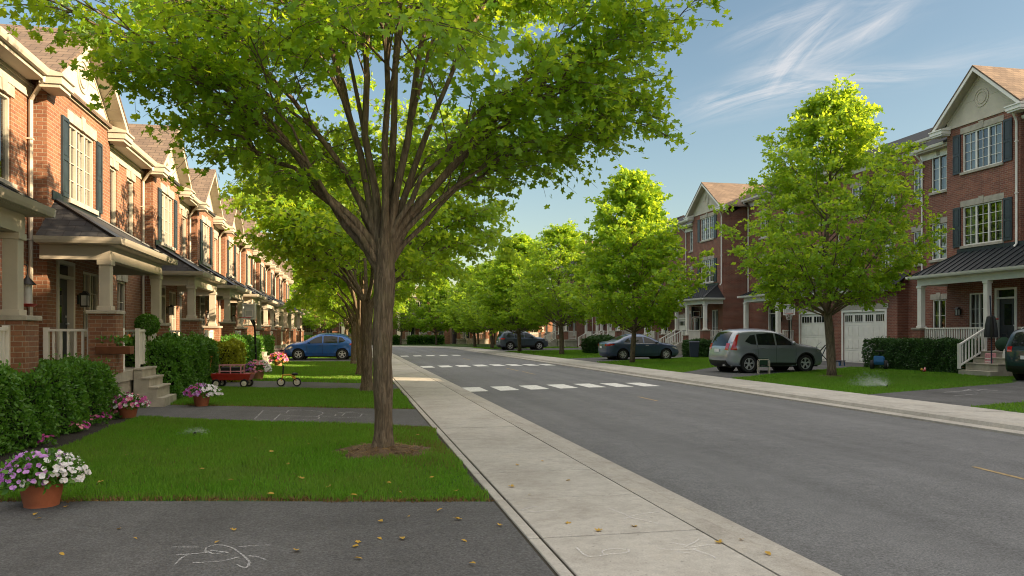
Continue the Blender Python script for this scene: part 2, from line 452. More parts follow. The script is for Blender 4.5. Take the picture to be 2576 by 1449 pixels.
def frames(tip, nrm):
    y = tip / np.maximum(np.linalg.norm(tip, axis=1, keepdims=True), 1e-9)
    x = np.cross(y, nrm); x /= np.maximum(np.linalg.norm(x, axis=1, keepdims=True), 1e-9)
    z = np.cross(x, y)
    return np.stack([x, y, z], axis=1)  # rows
def scatter(name, P, tip, nrm, size, shape, mat, parent=None):
    S, F = shape
    M = frames(tip, nrm)
    V = P[:, None, :] + size[:, None, None] * np.einsum('kj,njc->nkc', S, M)
    n, k = len(P), len(S)
    flat = np.array([i for f in F for i in f], np.int64); sz = np.array([len(f) for f in F])
    corners = (flat[None, :] + (np.arange(n) * k)[:, None]).ravel()
    return np_mesh(name, V.reshape(-1, 3), corners, np.tile(sz, n), mat, parent)
def in_poly(P, poly):
    x, y = P[:, 0], P[:, 1]; ins = np.zeros(len(P), bool); n = len(poly)
    for i in range(n):
        x0, y0 = poly[i][:2]; x1, y1 = poly[(i + 1) % n][:2]
        c = ((y0 > y) != (y1 > y)) & (x < (x1 - x0) * (y - y0) / ((y1 - y0) if abs(y1 - y0) > 1e-9 else 1e-9) + x0)
        ins ^= c
    return ins
# ------------------------------------------------------------------ street, walks, driveways, lawns
XC, YB, RB = 7.05, 82.0, 15.05
def ppos(s, o):
    """point on the street at arc length s (0 at Y=-24), offset o to the house side on the sunny side of the street"""
    y = s - 24.0
    if y <= YB: return (XC + o, y)
    a = (y - YB) / RB
    cx = XC - RB
    if a <= PI / 2: return (cx + (RB + o) * math.cos(a), YB + (RB + o) * math.sin(a))
    return (cx - (y - YB - RB * PI / 2), YB + RB + o)
S_ARC0, S_ARC1, S_END = 24 + YB, 24 + YB + RB * PI / 2, 24 + YB + RB * PI / 2 + 70
SS = list(np.arange(0, S_ARC0, 2.0)) + list(np.linspace(S_ARC0, S_ARC1, 26)) + list(np.arange(S_ARC1 + 2, S_END, 4.0))
def ribbon(prof, ss=SS):
    mb = MB(); n = len(prof)
    for s in ss:
        for o, z in prof:
            p = ppos(s, o); mb.v.append((p[0], p[1], z))
    for i in range(len(ss) - 1):
        for k in range(n - 1):
            a = i * n + k; mb.f.append((a, a + 1, a + n + 1, a + n))
    return mb
def struct(o): o['kind'] = 'structure'; return o
def flat(name, pts, z, mat, kind='structure', skirt=0):
    mb = MB()
    if skirt: mb.prism([(p[0], p[1]) for p in pts], 'z', z - skirt, z)
    else: mb.add([(p[0], p[1], z) for p in pts], [tuple(range(len(pts)))])
    o = mb.build(name, mat); o['kind'] = kind; return o

struct(MB().add([(-900, -900, -.16), (900, -900, -.16), (900, 900, -.16), (-900, 900, -.16)], [(0, 1, 2, 3)]).build('ground', MT['earth']))
struct(ribbon([(-3.95, -.105), (-1.9, -.085), (0, -.075), (1.9, -.085), (3.95, -.105)]).build('road', MT['asphalt'], fix=False))
# kerb and gutter on both sides
struct(ribbon([(-4.30, -.12), (-4.30, .014), (-4.10, .010), (-4.04, -.012), (-4.02, -.055), (-3.74, -.072), (-3.74, -.12)]).build('kerb_by_tree_row', MT['kerb'], fix=False))
struct(ribbon([(3.78, -.12), (3.78, -.066), (4.02, -.052), (4.05, .020), (4.11, .034), (4.26, .034), (4.26, -.12)]).build('kerb_by_driveways', MT['kerb'], fix=False))
# concrete walks made of slabs with open joints
def walk(name, o0, o1, edge, z=.016, pitch=1.41, first=.05):
    mb = MB(); s = first; g = .011
    while s < S_END - 4:
        e = s + pitch
        bands = [(o0, o1)] if not edge else [(o0, o0 + edge), (o0 + edge + .012, o1)]
        for a, b in bands:
            a2, b2 = a + g / 2, b - g / 2
            c = [ppos(s + g, a2), ppos(s + g, b2), ppos(e - g, b2), ppos(e - g, a2)]
            dz = random.uniform(-.003, .003)
            mb.prism(c, 'z', -.05, z + dz)
        s = e
    return struct(mb.build(name, MT['concrete'], bevel=.009))
walk('sidewalk_by_tree_row', -5.72, -4.31, .10, first=.22)
walk('sidewalk_by_driveways', 4.27, 5.85, 0, z=.034, first=.6)
struct(ribbon([(-5.75, .002), (-4.25, .002)]).build('walk_bed_by_tree_row', MT['joint'], fix=False))
struct(ribbon([(4.2, .012), (5.9, .012)]).build('walk_bed_by_driveways', MT['joint'], fix=False))
# turf bases of both yards
struct(ribbon([(-60, -.006), (-30, 0), (-12, 0), (-5.72, 0)], [s for s in SS if s < S_ARC0 + .1]).build('front_yards_by_tree_row', MT['turf'], fix=False))
struct(ribbon([(5.85, .016), (14, .016), (60, .016)]).build('front_yards_by_driveways', MT['turf'], fix=False))

# road markings
def bars(name, lst, mat, z=-.070):
    mb = MB()
    for pts in lst: mb.add([(p[0], p[1], z + road_z(p[0])) for p in pts], [(0, 1, 2, 3)])
    return struct(mb.build(name, mat))
def road_z(x): return -.004 * 0 - abs(x - XC) * .0072
def xrow(y0, slope, n, x0, dx, w, ln, fade=None):
    out = []
    for i in range(n):
        x = x0 + i * dx; y = y0 + (x - x0) * slope
        out.append([(x - w / 2, y), (x + w / 2, y + w * slope), (x + w / 2, y + ln + w * slope), (x - w / 2, y + ln)])
    return out
bars('crosswalk_marking', xrow(22.2, .17, 7, 3.62, .955, .60, 1.75), MT['line_white'])
bars('far_crosswalk_marking', xrow(38.0, .2, 8, 3.72, .93, .60, 2.0), MT['line_white'])
bars('distant_crosswalk_marking', xrow(56.5, .2, 5, 3.8, .98, .58, 2.0), MT['line_white'])
bars('centre_line_marking', [[(x, y0), (x + .075, y0), (x + .075 + (y1 - y0) * sl, y1), (x + (y1 - y0) * sl, y1)] for x, y0, y1, sl in
     ((7.50, 7.35, 8.35, .10), (7.35, 18.0, 19.3, 0), (7.25, 30.6, 33.0, 0), (7.2, 33.6, 36.4, 0), (7.2, 48, 51, 0), (7.2, 68, 71, 0))], MT['line_yellow'])

# driveways of the tree-row side (their edges run a little askew to the kerb)
XE = 1.31
def dw(x0, y0, s0, x1, y1, s1, xf=-6.2):
    """strip between near edge through (XE,y0) slope s0 and far edge through (XE,y1) slope s1"""
    return [(XE, y0), (XE, y1), (xf, y1 + (xf - XE) * s1), (xf, y0 + (xf - XE) * s0)]
flat('driveway_in_front', [(XE, -16), (XE, 7.22), (-9, 9.4), (-9, -16)], .006, MT['drive'])
flat('driveway_with_hopscotch', dw(0, 13.15, -.49, 0, 16.3, -.39), .006, MT['drive'])
flat('driveway_with_toys', dw(0, 21.9, -.42, 0, 24.5, -.58), .006, MT['drive'])
flat('driveway_of_blue_car', dw(0, 43.6, -.25, 0, 49.5, -.25), .006, MT['drive'])
# driveways of the other side
flat('driveway_by_the_lawn_sprinkler', [(12.91, 14.3), (12.91, 17.6), (20.6, 20.9), (25.0, 24.6), (25.0, 19.2), (20, 16.6), (15.4, 15.2)], .022, MT['drive'])
flat('driveway_of_silver_car', [(12.91, 24.9), (12.91, 28.9), (16.4, 33.2), (22.5, 38.2), (27, 41), (27, 34.0), (20.3, 30.3)], .022, MT['drive'])
flat('driveway_of_grey_saloon', [(12.91, 40.3), (12.91, 46.2), (22.5, 52.6), (27, 55), (27, 49), (21.2, 46.7)], .022, MT['drive'])
flat('driveway_of_dark_car', [(12.91, 66), (12.91, 76), (24, 80), (24, 70)], .022, MT['drive'])
# planting beds
flat('flower_bed', [(-3.93, 8.55), (-3.95, 15.75), (-6.0, 16.75), (-6.0, 9.0)], .010, MT['mulch'])
flat('hedge_bed', [(-3.95, 18.6), (-4.05, 24.1), (-6.0, 25.0), (-6.0, 18.9)], .010, MT['mulch'])
flat('far_hedge_bed', [(-3.95, 27.9), (-3.95, 44), (-6.0, 45), (-6.0, 28.4)], .010, MT['mulch'])
flat('hedge_bed_by_porch', [(22.8, 24.6), (22.6, 32.2), (25.2, 32.2), (25.2, 24.6)], .026, MT['mulch'])

# ---- grass
rs = np.random.RandomState(11)
def ragged(poly, amp=.035, step=.11):
    out = []; n = len(poly)
    for i in range(n):
        a, b = np.array(poly[i][:2], float), np.array(poly[(i + 1) % n][:2], float); d = b - a; ln = np.linalg.norm(d)
        if ln < .5: out.append(tuple(a)); continue
        nn = np.array([-d[1], d[0]]) / ln; k = max(1, int(ln / step))
        for j in range(k): t = j / k; out.append(tuple(a + d * t + nn * (rs.randn() * amp * .55 + amp * .8 * math.sin(j * .21 + i) + .5 * amp * math.sin(j * .063 + 2 * i))))
    return out
def blades(name, poly, dens, w, h, mat='grass', lean=.55, z=0.0, sub=None):
    poly = ragged(poly); P = np.array([p[:2] for p in poly]); lo, hi = P.min(0), P.max(0)
    n = int(dens * (hi[0] - lo[0]) * (hi[1] - lo[1]))
    q = lo + rs.rand(n, 2) * (hi - lo); q = q[in_poly(q, poly)]
    if sub is not None: q = q[sub(q)]
    n = len(q)
    hh = h * (.45 + .85 * rs.rand(n)) * (.8 + .35 * np.sin(q[:, 0] * 1.7 + np.sin(q[:, 1] * 1.3) * 2) ** 2)
    a = rs.rand(n) * 2 * PI; b = rs.rand(n) * 2 * PI; ln = hh * lean * rs.rand(n)
    base = np.stack([q[:, 0], q[:, 1], np.full(n, z)], 1)
    dx = np.stack([np.cos(a), np.sin(a), np.zeros(n)], 1) * (w * (.6 + .8 * rs.rand(n)))[:, None] / 2
    mid = base + np.stack([np.cos(b) * ln * .3, np.sin(b) * ln * .3, hh * .6], 1)
    top = base + np.stack([np.cos(b) * ln, np.sin(b) * ln, hh], 1)
    V = np.stack([base - dx, base + dx, mid + dx * .7, top, mid - dx * .7], 1).reshape(-1, 3)
    f = (np.arange(n) * 5)[:, None] + np.arange(5)[None, :]
    o = np_mesh(name, V, f.ravel(), np.full(n, 5), MT[mat]); o['kind'] = 'stuff'; return o
L1 = [(1.30, 7.24), (1.30, 13.1), (-3.93, 15.7), (-3.95, 8.36)]
L2 = [(1.30, 16.35), (1.30, 21.85), (-4.0, 24.05), (-4.0, 18.45)]
L3 = [(1.30, 24.55), (1.30, 43.5), (-4.0, 44.8), (-4.0, 27.6)]
L4 = [(1.30, 49.6), (1.30, 80), (-5.5, 80), (-5.5, 51.2)]
R0 = [(12.95, 2), (12.95, 14.2), (15.4, 15.1), (20, 16.5), (25, 19), (25, 2)]
R1 = [(12.95, 17.7), (12.95, 24.85), (20.3, 30.2), (22.7, 32), (22.8, 24.6), (24, 24.2), (20.6, 21.0)]
R2 = [(12.95, 29.0), (16.4, 33.3), (22.5, 38.3), (24.5, 39.5), (24.5, 48.2), (21.2, 46.6), (12.95, 40.2)]
R3 = [(12.95, 46.3), (22.5, 52.7), (25, 54), (25, 70), (24, 69.9), (12.95, 65.9)]
R4 = [(12.95, 76.1), (24, 80.1), (24, 84), (12.6, 84)]
TREE0 = at(962, 1138)
def not_mulch(q): return np.hypot(q[:, 0] - TREE0.x, (q[:, 1] - TREE0.y)) > .60 + .12 * np.sin(np.arctan2(q[:, 1] - TREE0.y, q[:, 0] - TREE0.x) * 5)
def edge_zone(q): return None
blades('lawn_grass', L1, 4200, .0075, .058, sub=not_mulch)
blades('lawn_grass', L2, 1900, .011, .060)
blades('lawn_grass', L3, 560, .018, .065)
blades('lawn_grass', L4, 120, .04, .08)
blades('lawn_grass', R0, 500, .015, .06, z=.016)
blades('lawn_grass', R1, 950, .014, .062, z=.016)
blades('lawn_grass', R2, 420, .020, .068, z=.016)
blades('lawn_grass', R3, 170, .035, .08, z=.016)
blades('lawn_grass', R4, 100, .05, .09, z=.016)
# straw-coloured grass: worn edge along the walk, and the trimmed edge above the driveway
blades('dry_grass', L1, 2600, .008, .060, 'dry', sub=lambda q: (rs.rand(len(q)) < np.clip(1.0 - (1.31 - q[:, 0]) * .95, 0, .8) * np.clip((q[:, 1] - 8.6) / 1.5, 0, 1) * (.55 + .45 * np.sin(q[:, 0] * 5 + q[:, 1] * 3.1))) & not_mulch(q))
blades('dry_grass', [(1.3, 7.2), (1.3, 7.40), (-3.9, 8.50), (-3.9, 8.30)], 3600, .010, .035, 'dry', lean=1.8)
blades('dry_grass', [(1.3, 16.3), (1.3, 16.5), (-3.9, 18.5), (-3.9, 18.3)], 900, .012, .035, 'dry', lean=1.8)
blades('dry_grass', L1, 160, .006, .05, 'dry', lean=1.0, sub=not_mulch)
blades('dry_grass', L3, 40, .014, .06, 'dry')
# mulch round the trunk
def mulch_ring(name, c, r, mat, hgt=.07, straw=0):
    mb = MB(); n = 30; rr = [1.0, .8, .5, .2]
    mb.v.append((c.x, c.y, c.z + hgt))
    for j, q in enumerate(reversed(rr)):
        for k in range(n):
            t = 2 * PI * k / n; w = 1 + .13 * math.sin(3 * t + 1) + .07 * math.sin(7 * t)
            mb.v.append((c.x + r * q * w * math.cos(t), c.y + r * q * w * math.sin(t), c.z + hgt * (1 - q ** 2) + .002 + random.uniform(-.004, .008)))
    for k in range(n): mb.f.append((0, 1 + k, 1 + (k + 1) % n))
    for j in range(len(rr) - 1):
        for k in range(n):
            a = 1 + j * n; mb.f.append((a + k, a + n + k, a + n + (k + 1) % n, a + (k + 1) % n))
    o = mb.build(name, mat, smooth=True); o['kind'] = 'stuff'
    if straw:
        t = rs.rand(straw) * 2 * PI; q = np.sqrt(rs.rand(straw)) * r * 1.05
        P = np.stack([c.x + q * np.cos(t), c.y + q * np.sin(t), c.z + hgt * (1 - (q / r) ** 2).clip(0, 1) + .006], 1)
        a = rs.rand(straw) * 2 * PI
        tip = np.stack([np.cos(a), np.sin(a), rs.randn(straw) * .22], 1); nr = np.stack([rs.randn(straw) * .3, rs.randn(straw) * .3, np.ones(straw)], 1)
        s = scatter('straw_litter', P, tip, nr, .05 + .05 * rs.rand(straw), (np.array([(-.06, 0, 0), (.06, 0, 0), (.05, 1, .02), (-.05, 1, .02)]), [(0, 1, 2, 3)]), MT['dry']); s['kind'] = 'stuff'
    return o
mulch_ring('straw_mulch', TREE0, .66, MT['straw'], .08, 1500)
# ------------------------------------------------------------------ trees
def bez(p0, p1, p2, n):
    return [p0 * ((1 - t) ** 2) + p1 * (2 * t * (1 - t)) + p2 * (t * t) for t in [i / n for i in range(n + 1)]]
def polyline_at(path, t):
    f = t * (len(path) - 1); i = min(int(f), len(path) - 2); u = f - i
    return path[i].lerp(path[i + 1], u), (path[i + 1] - path[i]).normalized()
def rv(r): return Vector((r.gauss(0, 1), r.gauss(0, 1), r.gauss(0, 1)))

def foliage_from(limbs, r, mbt, n2, n3, nl, l2, l3, droop, start=.34, zmin=-99):
    P, T = [], []
    for path, rad, ln in limbs:
        up = Vector((0, 0, 1))
        for k in range(n2):
            t = start + (1 - start) * (k + r.random()) / n2
            p, d = polyline_at(path, min(t, 1))
            side = d.cross(up)
            if side.length < .2: side = Vector((math.cos(k * 2.4), math.sin(k * 2.4), 0))
            side.normalize()
            dd = (d * .75 + side * (1 if k % 2 else -1) * r.uniform(.5, 1.0) + Vector((r.gauss(0, .3), r.gauss(0, .3), r.gauss(.05, .12)))).normalized()
            length = l2 * (1.15 - .55 * t) * r.uniform(.65, 1.25)
            end = p + dd * length; end.z -= droop * length * .35
            if end.z < zmin: continue
            sp = bez(p, p + dd * length * .55 + Vector((0, 0, .10 * length)), end, 3)
            r2 = max(.006, rad * .30 * (1.1 - .6 * t))
            mbt.tube(sp, [r2, r2 * .75, r2 * .55, .004], 4, cap=False)
            for j in range(n3):
                t3 = .22 + .78 * (j + r.random()) / n3
                q, e = polyline_at(sp, min(t3, 1))
                s3 = e.cross(up)
                if s3.length < .2: s3 = Vector((1, 0, 0))
                s3.normalize()
                d3 = (e * .8 + s3 * (1 if j % 2 else -1) * r.uniform(.4, 1.0) + Vector((r.gauss(0, .35), r.gauss(0, .35), r.gauss(0, .16)))).normalized()
                L3 = l3 * r.uniform(.5, 1.25); q2 = q + d3 * L3; q2.z -= droop * L3 * .4
                mbt.tube([q, q.lerp(q2, .5) + Vector((0, 0, .04 * L3)), q2], [.0055, .004, .002], 3, cap=False)
                for m in range(nl):
                    tt = .15 + .9 * r.random()
                    P.append(q.lerp(q2, tt) + rv(r) * (.045 + .03 * L3)); T.append(d3 * .7 + rv(r) * .55 + Vector((0, 0, -.25 - droop * .35)))
    return P, T

def finish_tree(root, mbt, P, T, r, size, shape, lmat, seed, flatness=.95):
    tr = mbt.build('trunk', MT['bark'], root, smooth=True, sharp=180, fix=False)
    rn = np.random.RandomState(seed); n = len(P)
    P = np.array([tuple(p) for p in P]); T = np.array([tuple(t) for t in T])
    nr = rn.randn(n, 3) * flatness + np.array([0, 0, 1.0])
    cr = scatter('crown', P, T, nr, size * (.6 + .65 * rn.rand(n)), shape, lmat, root)
    return tr, cr

def trunk_path(mbt, r, h, r0, r1, lean=(0, 0), knots=True, n=64, RG=64):
    path, rad = [], []
    for i in range(RG + 1):
        t = i / RG; z = -.05 + (h + .05) * t
        fl = r0 * (1 + 1.0 * max(0, 1 - z / .32) ** 2 * .45)
        path.append(Vector((lean[0] * t + .012 * math.sin(z * 3.1), lean[1] * t + .012 * math.sin(z * 2.3 + 1), z)))
        rad.append(fl + (r1 - r0) * t + .006 * math.sin(z * 9))
    o = len(mbt.v); mbt.tube(path, rad, n)
    if knots:   # root ribs and a lumpy burr up the stem
        for i in range(RG + 1):
            for k in range(n):
                x, y, z = mbt.v[o + i * n + k]; c = path[i]; a = 2 * PI * k / n
                w = 1 + .10 * max(0, 1 - z / .5) * math.sin(5 * a) + .025 * math.sin(11 * a + z * 2)
                w += .22 * math.exp(-((z - 2.0) / .14) ** 2 - ((math.sin((a - 5.0) / 2)) / .22) ** 2) + .14 * math.exp(-((z - 2.28) / .1) ** 2 - ((math.sin((a - 5.1) / 2)) / .2) ** 2)
                fs = abs(math.sin(a * 8 + 1.3 * math.sin(z * 1.9 + a * 2) + .9 * math.sin(z * 5.1 + a * 3))); w -= .075 * (1 - fs) ** 2.2 + .02 * math.sin(z * 23 + 5 * math.sin(a * 7)) * fs
                mbt.v[o + i * n + k] = (c.x + (x - c.x) * w, c.y + (y - c.y) * w, z)
    return path

def vase_maple(name, label, seed, fork, r0, r1, cz, a, c, n1, n2, n3, nl, size, shape, lmat, zcut=-.62, l2=1.2, l3=.55, leanx=0, extra=()):
    r = random.Random(seed); root = thing(name, label, 'tree'); mbt = MB()
    tp = trunk_path(mbt, r, fork, r0, r1, (leanx, 0)); top = tp[-1]
    ends = []
    m = int(n1 * 1.35)
    for i in range(m * 2):
        zz = 1 - 2 * (i + .5) / (m * 2); az = i * 2.399963 + seed
        if zz < zcut: continue
        rr = math.sqrt(1 - zz * zz)
        s = r.uniform(.88, 1.06)
        if math.cos(az) < 0 and extra: s *= 1 - .22 * abs(math.cos(az))
        ends.append(Vector((a * rr * math.cos(az) * s, a * rr * math.sin(az) * s, cz + c * zz * s)) + Vector((leanx, 0, 0)))
    r.shuffle(ends); ends = [Vector(e) for e in extra] + ends[:max(0, n1 - len(extra))]
    prim = sorted(ends, key=lambda e: math.atan2(e.y, e.x))
    limbs = []
    P1 = ends[:max(11, min(17, len(extra)))]
    for i, e in enumerate(P1):
        st = top + Vector((0, 0, -r.uniform(.05, .45)))
        hd = Vector((e.x - st.x, e.y - st.y, 0)); d = hd.length; rise = e.z - st.z
        out = hd.normalized() if d > 1e-3 else Vector((1, 0, 0))
        p0 = st + out * r1 * .35
        ctl = st + hd * .33 + Vector((0, 0, max(rise * .68, .36 * d)))
        path = bez(p0, ctl, e, 9)
        for q in path[2:-1]: q += rv(r) * .035
        rb = r1 * r.uniform(.34, .52) * (.78 + .12 * min(3, d + abs(rise)) / 3)
        ln = sum((path[k + 1] - path[k]).length for k in range(9))
        rad = [rb * (1 - .86 * (k / 9) ** .8) for k in range(10)]; rad[0] *= 1.25
        mbt.tube(path, rad, 10, cap=False); limbs.append((path, rb, ln))
    base = list(limbs)
    for e in ends[len(P1):]:
        best = min(base, key=lambda b: (polyline_at(b[0], .55)[0] - e).length + r.random() * .6)
        t = r.uniform(.18, .55); p, d = polyline_at(best[0], t); rb = best[1] * (1 - .86 * t ** .8) * .7
        ctl = p + d * (e - p).length * .45 + Vector((0, 0, .2)); path = bez(p, ctl, e, 7)
        for q in path[2:-1]: q += rv(r) * .04
        mbt.tube(path, [max(.008, rb * (1 - .85 * k / 7)) for k in range(8)], 7, cap=False)
        limbs.append((path, rb, (e - p).length))
    P, T = foliage_from(limbs, r, mbt, n2, n3, nl, l2, l3, .35, start=.32)
    finish_tree(root, mbt, P, T, r, size, shape, lmat, seed)
    return root

def oval_maple(name, label, seed, H, base, Rm, r0, nlimb, n2, n3, nl, size, shape, lmat):
    r = random.Random(seed); root = thing(name, label, 'tree'); mbt = MB()
    path, rad = [], []
    for i in range(22):
        t = i / 21; z = -.05 + (H * .93) * t
        path.append(Vector((.10 * math.sin(z * .8 + seed), .10 * math.sin(z * .7 + 2 * seed), z)) * 1.0); rad.append(max(.012, r0 * (1.25 if i == 0 else 1) * (1 - .96 * max(0, (z - base * .6) / (H * .93 - base * .6)) ** .9 if z > base * .6 else 1)))
    path[0].x, path[0].y = path[1].x, path[1].y
    off = path[0].copy(); path = [Vector((p.x - off.x, p.y - off.y, p.z)) for p in path]
    mbt.tube(path, rad, 12)
    prof = [(0, .55), (.12, .88), (.28, 1.0), (.45, .92), (.62, .70), (.78, .44), (.9, .22), (1, .05)]
    def R_at(h):
        for (h0, a), (h1, b) in zip(prof, prof[1:]):
            if h <= h1: return a + (b - a) * (h - h0) / (h1 - h0)
        return .05
    limbs = []
    for i in range(nlimb):
        h = ((i + r.random()) / nlimb) ** .85; az = i * 2.399963 + seed
        z = base + .55 + (H - base - .65) * h; q = R_at(h) * Rm * r.uniform(.66, 1.14)
        e = Vector((q * math.cos(az), q * math.sin(az), z))
        zs = max(base * .80 + r.random() * .3, z - .35 - q * r.uniform(.75, 1.05))
        zs = min(zs, H * .86); st, d = polyline_at(path, zs / (H * .93))
        ctl = st.lerp(e, .5) + Vector((e.x - st.x, e.y - st.y, 0)) * .10 + Vector((0, 0, -.06 * q))
        pl = bez(st, ctl, e, 6)
        for k in pl[1:-1]: k += rv(r) * .03
        rb = max(.014, .26 * r0 * (1.15 - .8 * h)) * (.8 + .5 * r.random())
        mbt.tube(pl, [rb * (1 - .85 * k / 6) for k in range(7)], 6, cap=False)
        limbs.append((pl, rb, (e - st).length))
    P, T = foliage_from(limbs, r, mbt, n2, n3, nl, .26 * Rm, .11 * Rm + .12, .32, start=.25)
    for k in range(70):   # the pointed leader
        t = .8 + .2 * r.random(); p, d = polyline_at(path, t); P.append(p + rv(r) * .16); T.append(rv(r))
    finish_tree(root, mbt, P, T, r, size, shape, lmat, seed, 1.1)
    return root

MAPLE_S, SIMPLE_S, STAR_S, OVAL_S = (MAPLE, MAPLE_F), (SIMPLE, SIMPLE_F), (STAR, STAR_F), (OVAL, OVAL_F)
t0 = vase_maple('maple_tree', 'big spreading maple on the lawn ringed with straw mulch, its trunk closest of all', 3, 2.86, .118, .138, 6.1, 3.55, 2.8, 46, 12, 7, 10, .098, MAPLE_S, MT['leaf'], leanx=.02,
    extra=[(-4.5, -.3, 5.75), (-3.8, -.9, 5.55), (-2.6, .4, 4.5), (2.9, .6, 4.6), (3.7, .4, 5.75), (4.1, -.3, 6.0), (1.9, -.9, 4.9), (-.9, .3, 8.6), (.6, .4, 8.9), (1.5, -.5, 8.3), (-1.9, .6, 7.9), (2.6, .3, 7.6), (.1, -1.5, 7.8), (-3.4, 1.2, 6.6), (-1.1, 1.6, 4.7), (1.2, 2.0, 4.8), (2.7, -.1, 4.4), (2.2, .9, 4.3), (3.2, .2, 5.0), (-2.9, -.3, 4.9), (-1.8, .9, 4.3), (-3.2, .6, 5.4)])
t0.location = TREE0
t1 = vase_maple('maple_tree', 'spreading maple on the lawn between the hopscotch driveway and the toy driveway', 8, 2.5, .150, .155, 5.5, 3.6, 2.9, 38, 10, 7, 10, .128, STAR_S, MT['leaf_m'], zcut=-.75, extra=[(3.4, 0, 5.1), (3.2, -.7, 4.3), (3.5, .4, 5.9), (-2.4, -.6, 3.9), (-3.0, .3, 5.2)])
t1.location = at(922, 986); t1['group'] = t0['group'] = 'maples in a row along the tree-row sidewalk'
G_L = t0['group']
t2 = vase_maple('maple_tree', 'maple just past the toy driveway, standing before the blue car', 15, 2.3, .14, .15, 5.2, 3.3, 2.9, 34, 9, 6, 8, .18, STAR_S, MT['leaf_y'], zcut=-.75)
t2.location = at(906, 945); t2['group'] = G_L
dup(t1, 'maple whose trunk overlaps the tail of the blue car', at(890, 917), 2.1, .88, G_L)
for i, (x, y, rz, s, lb) in enumerate([(.3, 50.5, .7, 1.0, 'maple beside the sidewalk directly behind the blue car'), (.2, 60, 3.0, .95, 'second maple behind the blue car along the sidewalk'),
        (.3, 69, 4.4, 1.0, 'third maple behind the blue car along the sidewalk'), (-.5, 78, 5.2, .9, 'last maple of the sidewalk row before the street bends')]):
    dup(t2 if i % 2 else t1, lb, (x, y, 0), rz, s, G_L)
G_R = 'young maples on the lawns across the street'
r1 = oval_maple('young_maple_tree', 'yellow-green young maple beside the silver car, in front of the garage house', 2, 10.2, 2.75, 3.85, .155, 52, 10, 6, 10, .132, STAR_S, MT['leaf_y'])
r1.location = at(2092, 949); r1['group'] = G_R
mulch_ring('bark_mulch', r1.location + Vector((0, 0, .016)), .62, MT['straw'], .06)
r2 = oval_maple('young_maple_tree', 'tall pointed young maple whose trunk stands before the grey saloon', 5, 10.9, 2.2, 3.75, .14, 66, 10, 5, 9, .19, STAR_S, MT['leaf_y'])
r2.location = at(1591, 914); r2.scale = (.94, .94, .92); r2['group'] = G_R
for i, (u, v, rz, s, lb) in enumerate([(1413, 893, 1.0, (1.12, 1.12, .92), 'young maple between the grey saloon and the dark car'), (1307, 886, 2.2, (1.12, 1.12, .88), 'young maple whose trunk stands before the dark car'),
        (1238, 877.5, .4, (1.15, 1.15, .86), 'young maple just beyond the rear of the dark car'), (1195, 873, 3.4, (1.15, 1.15, .84), 'second young maple beyond the rear of the dark car')]):
    p = at(u, v); dup(r2 if i % 2 else r1, lb, p, rz, s, G_R)
G_F = 'trees where the street bends'
for i, (x, y, rz, s, lb) in enumerate([(15.0, 96, .3, .88, 'tree on the outer verge where the street starts to bend'), (11.0, 103, 2.0, .9, 'tall tree on the far verge at the middle of the bend'),
        (6.5, 106, 3.1, .78, 'tree on the far verge in front of the red brick end house'), (1.5, 107, 4.1, .8, 'bright tree on the far verge in front of the white railing'),
        (-4, 107.5, 5.0, .85, 'tree on the far verge past the white railing'), (-10, 108, 1.4, .9, 'tree on the far verge where the street leaves the view'), (19, 104, 2.6, 1.05, 'tree behind the bend beside the last three-storey house'),
        (13, 118, .9, .95, 'tree rising behind the end houses at the bend'), (2, 120, 1.9, .92, 'tree rising behind the white-columned end house'), (-8, 119, 2.9, 1.05, 'tree behind the end houses, partly hidden by the maple row'), (17.5, 108, 5.5, .9, 'bushy tree on the far verge before the end house porch'), (20.5, 97, 4.4, .95, 'tree beside the last three-storey house at the bend'),
        (-12, 96, 3.9, .9, 'tree on the inner verge past the bend')]):
    dup(r2 if i % 2 else r1, lb, (x, y, 0), rz, s, G_F)
# ------------------------------------------------------------------ house parts (local frame: x out of the facade, y along it, z up)
def wall_x(mb, x, y0, y1, z0, z1, holes=(), deep=.14):
    """facade sheet in the plane x with real openings and reveals"""
    ys = sorted({y0, y1} | {v for h in holes for v in h[:2]}); zs = sorted({z0, z1} | {v for h in holes for v in h[2:]})
    for a, b in zip(ys, ys[1:]):
        for c, d in zip(zs, zs[1:]):
            if any(h[0] <= (a + b) / 2 <= h[1] and h[2] <= (c + d) / 2 <= h[3] for h in holes): continue
            mb.quad((x, a, c), (x, b, c), (x, b, d), (x, a, d))
    for a, b, c, d in holes:
        k = x - deep
        mb.quad((x, a, c), (x, a, d), (k, a, d), (k, a, c)); mb.quad((x, b, c), (k, b, c), (k, b, d), (x, b, d))
        mb.quad((x, a, d), (x, b, d), (k, b, d), (k, a, d)); mb.quad((x, a, c), (k, a, c), (k, b, c), (x, b, c))

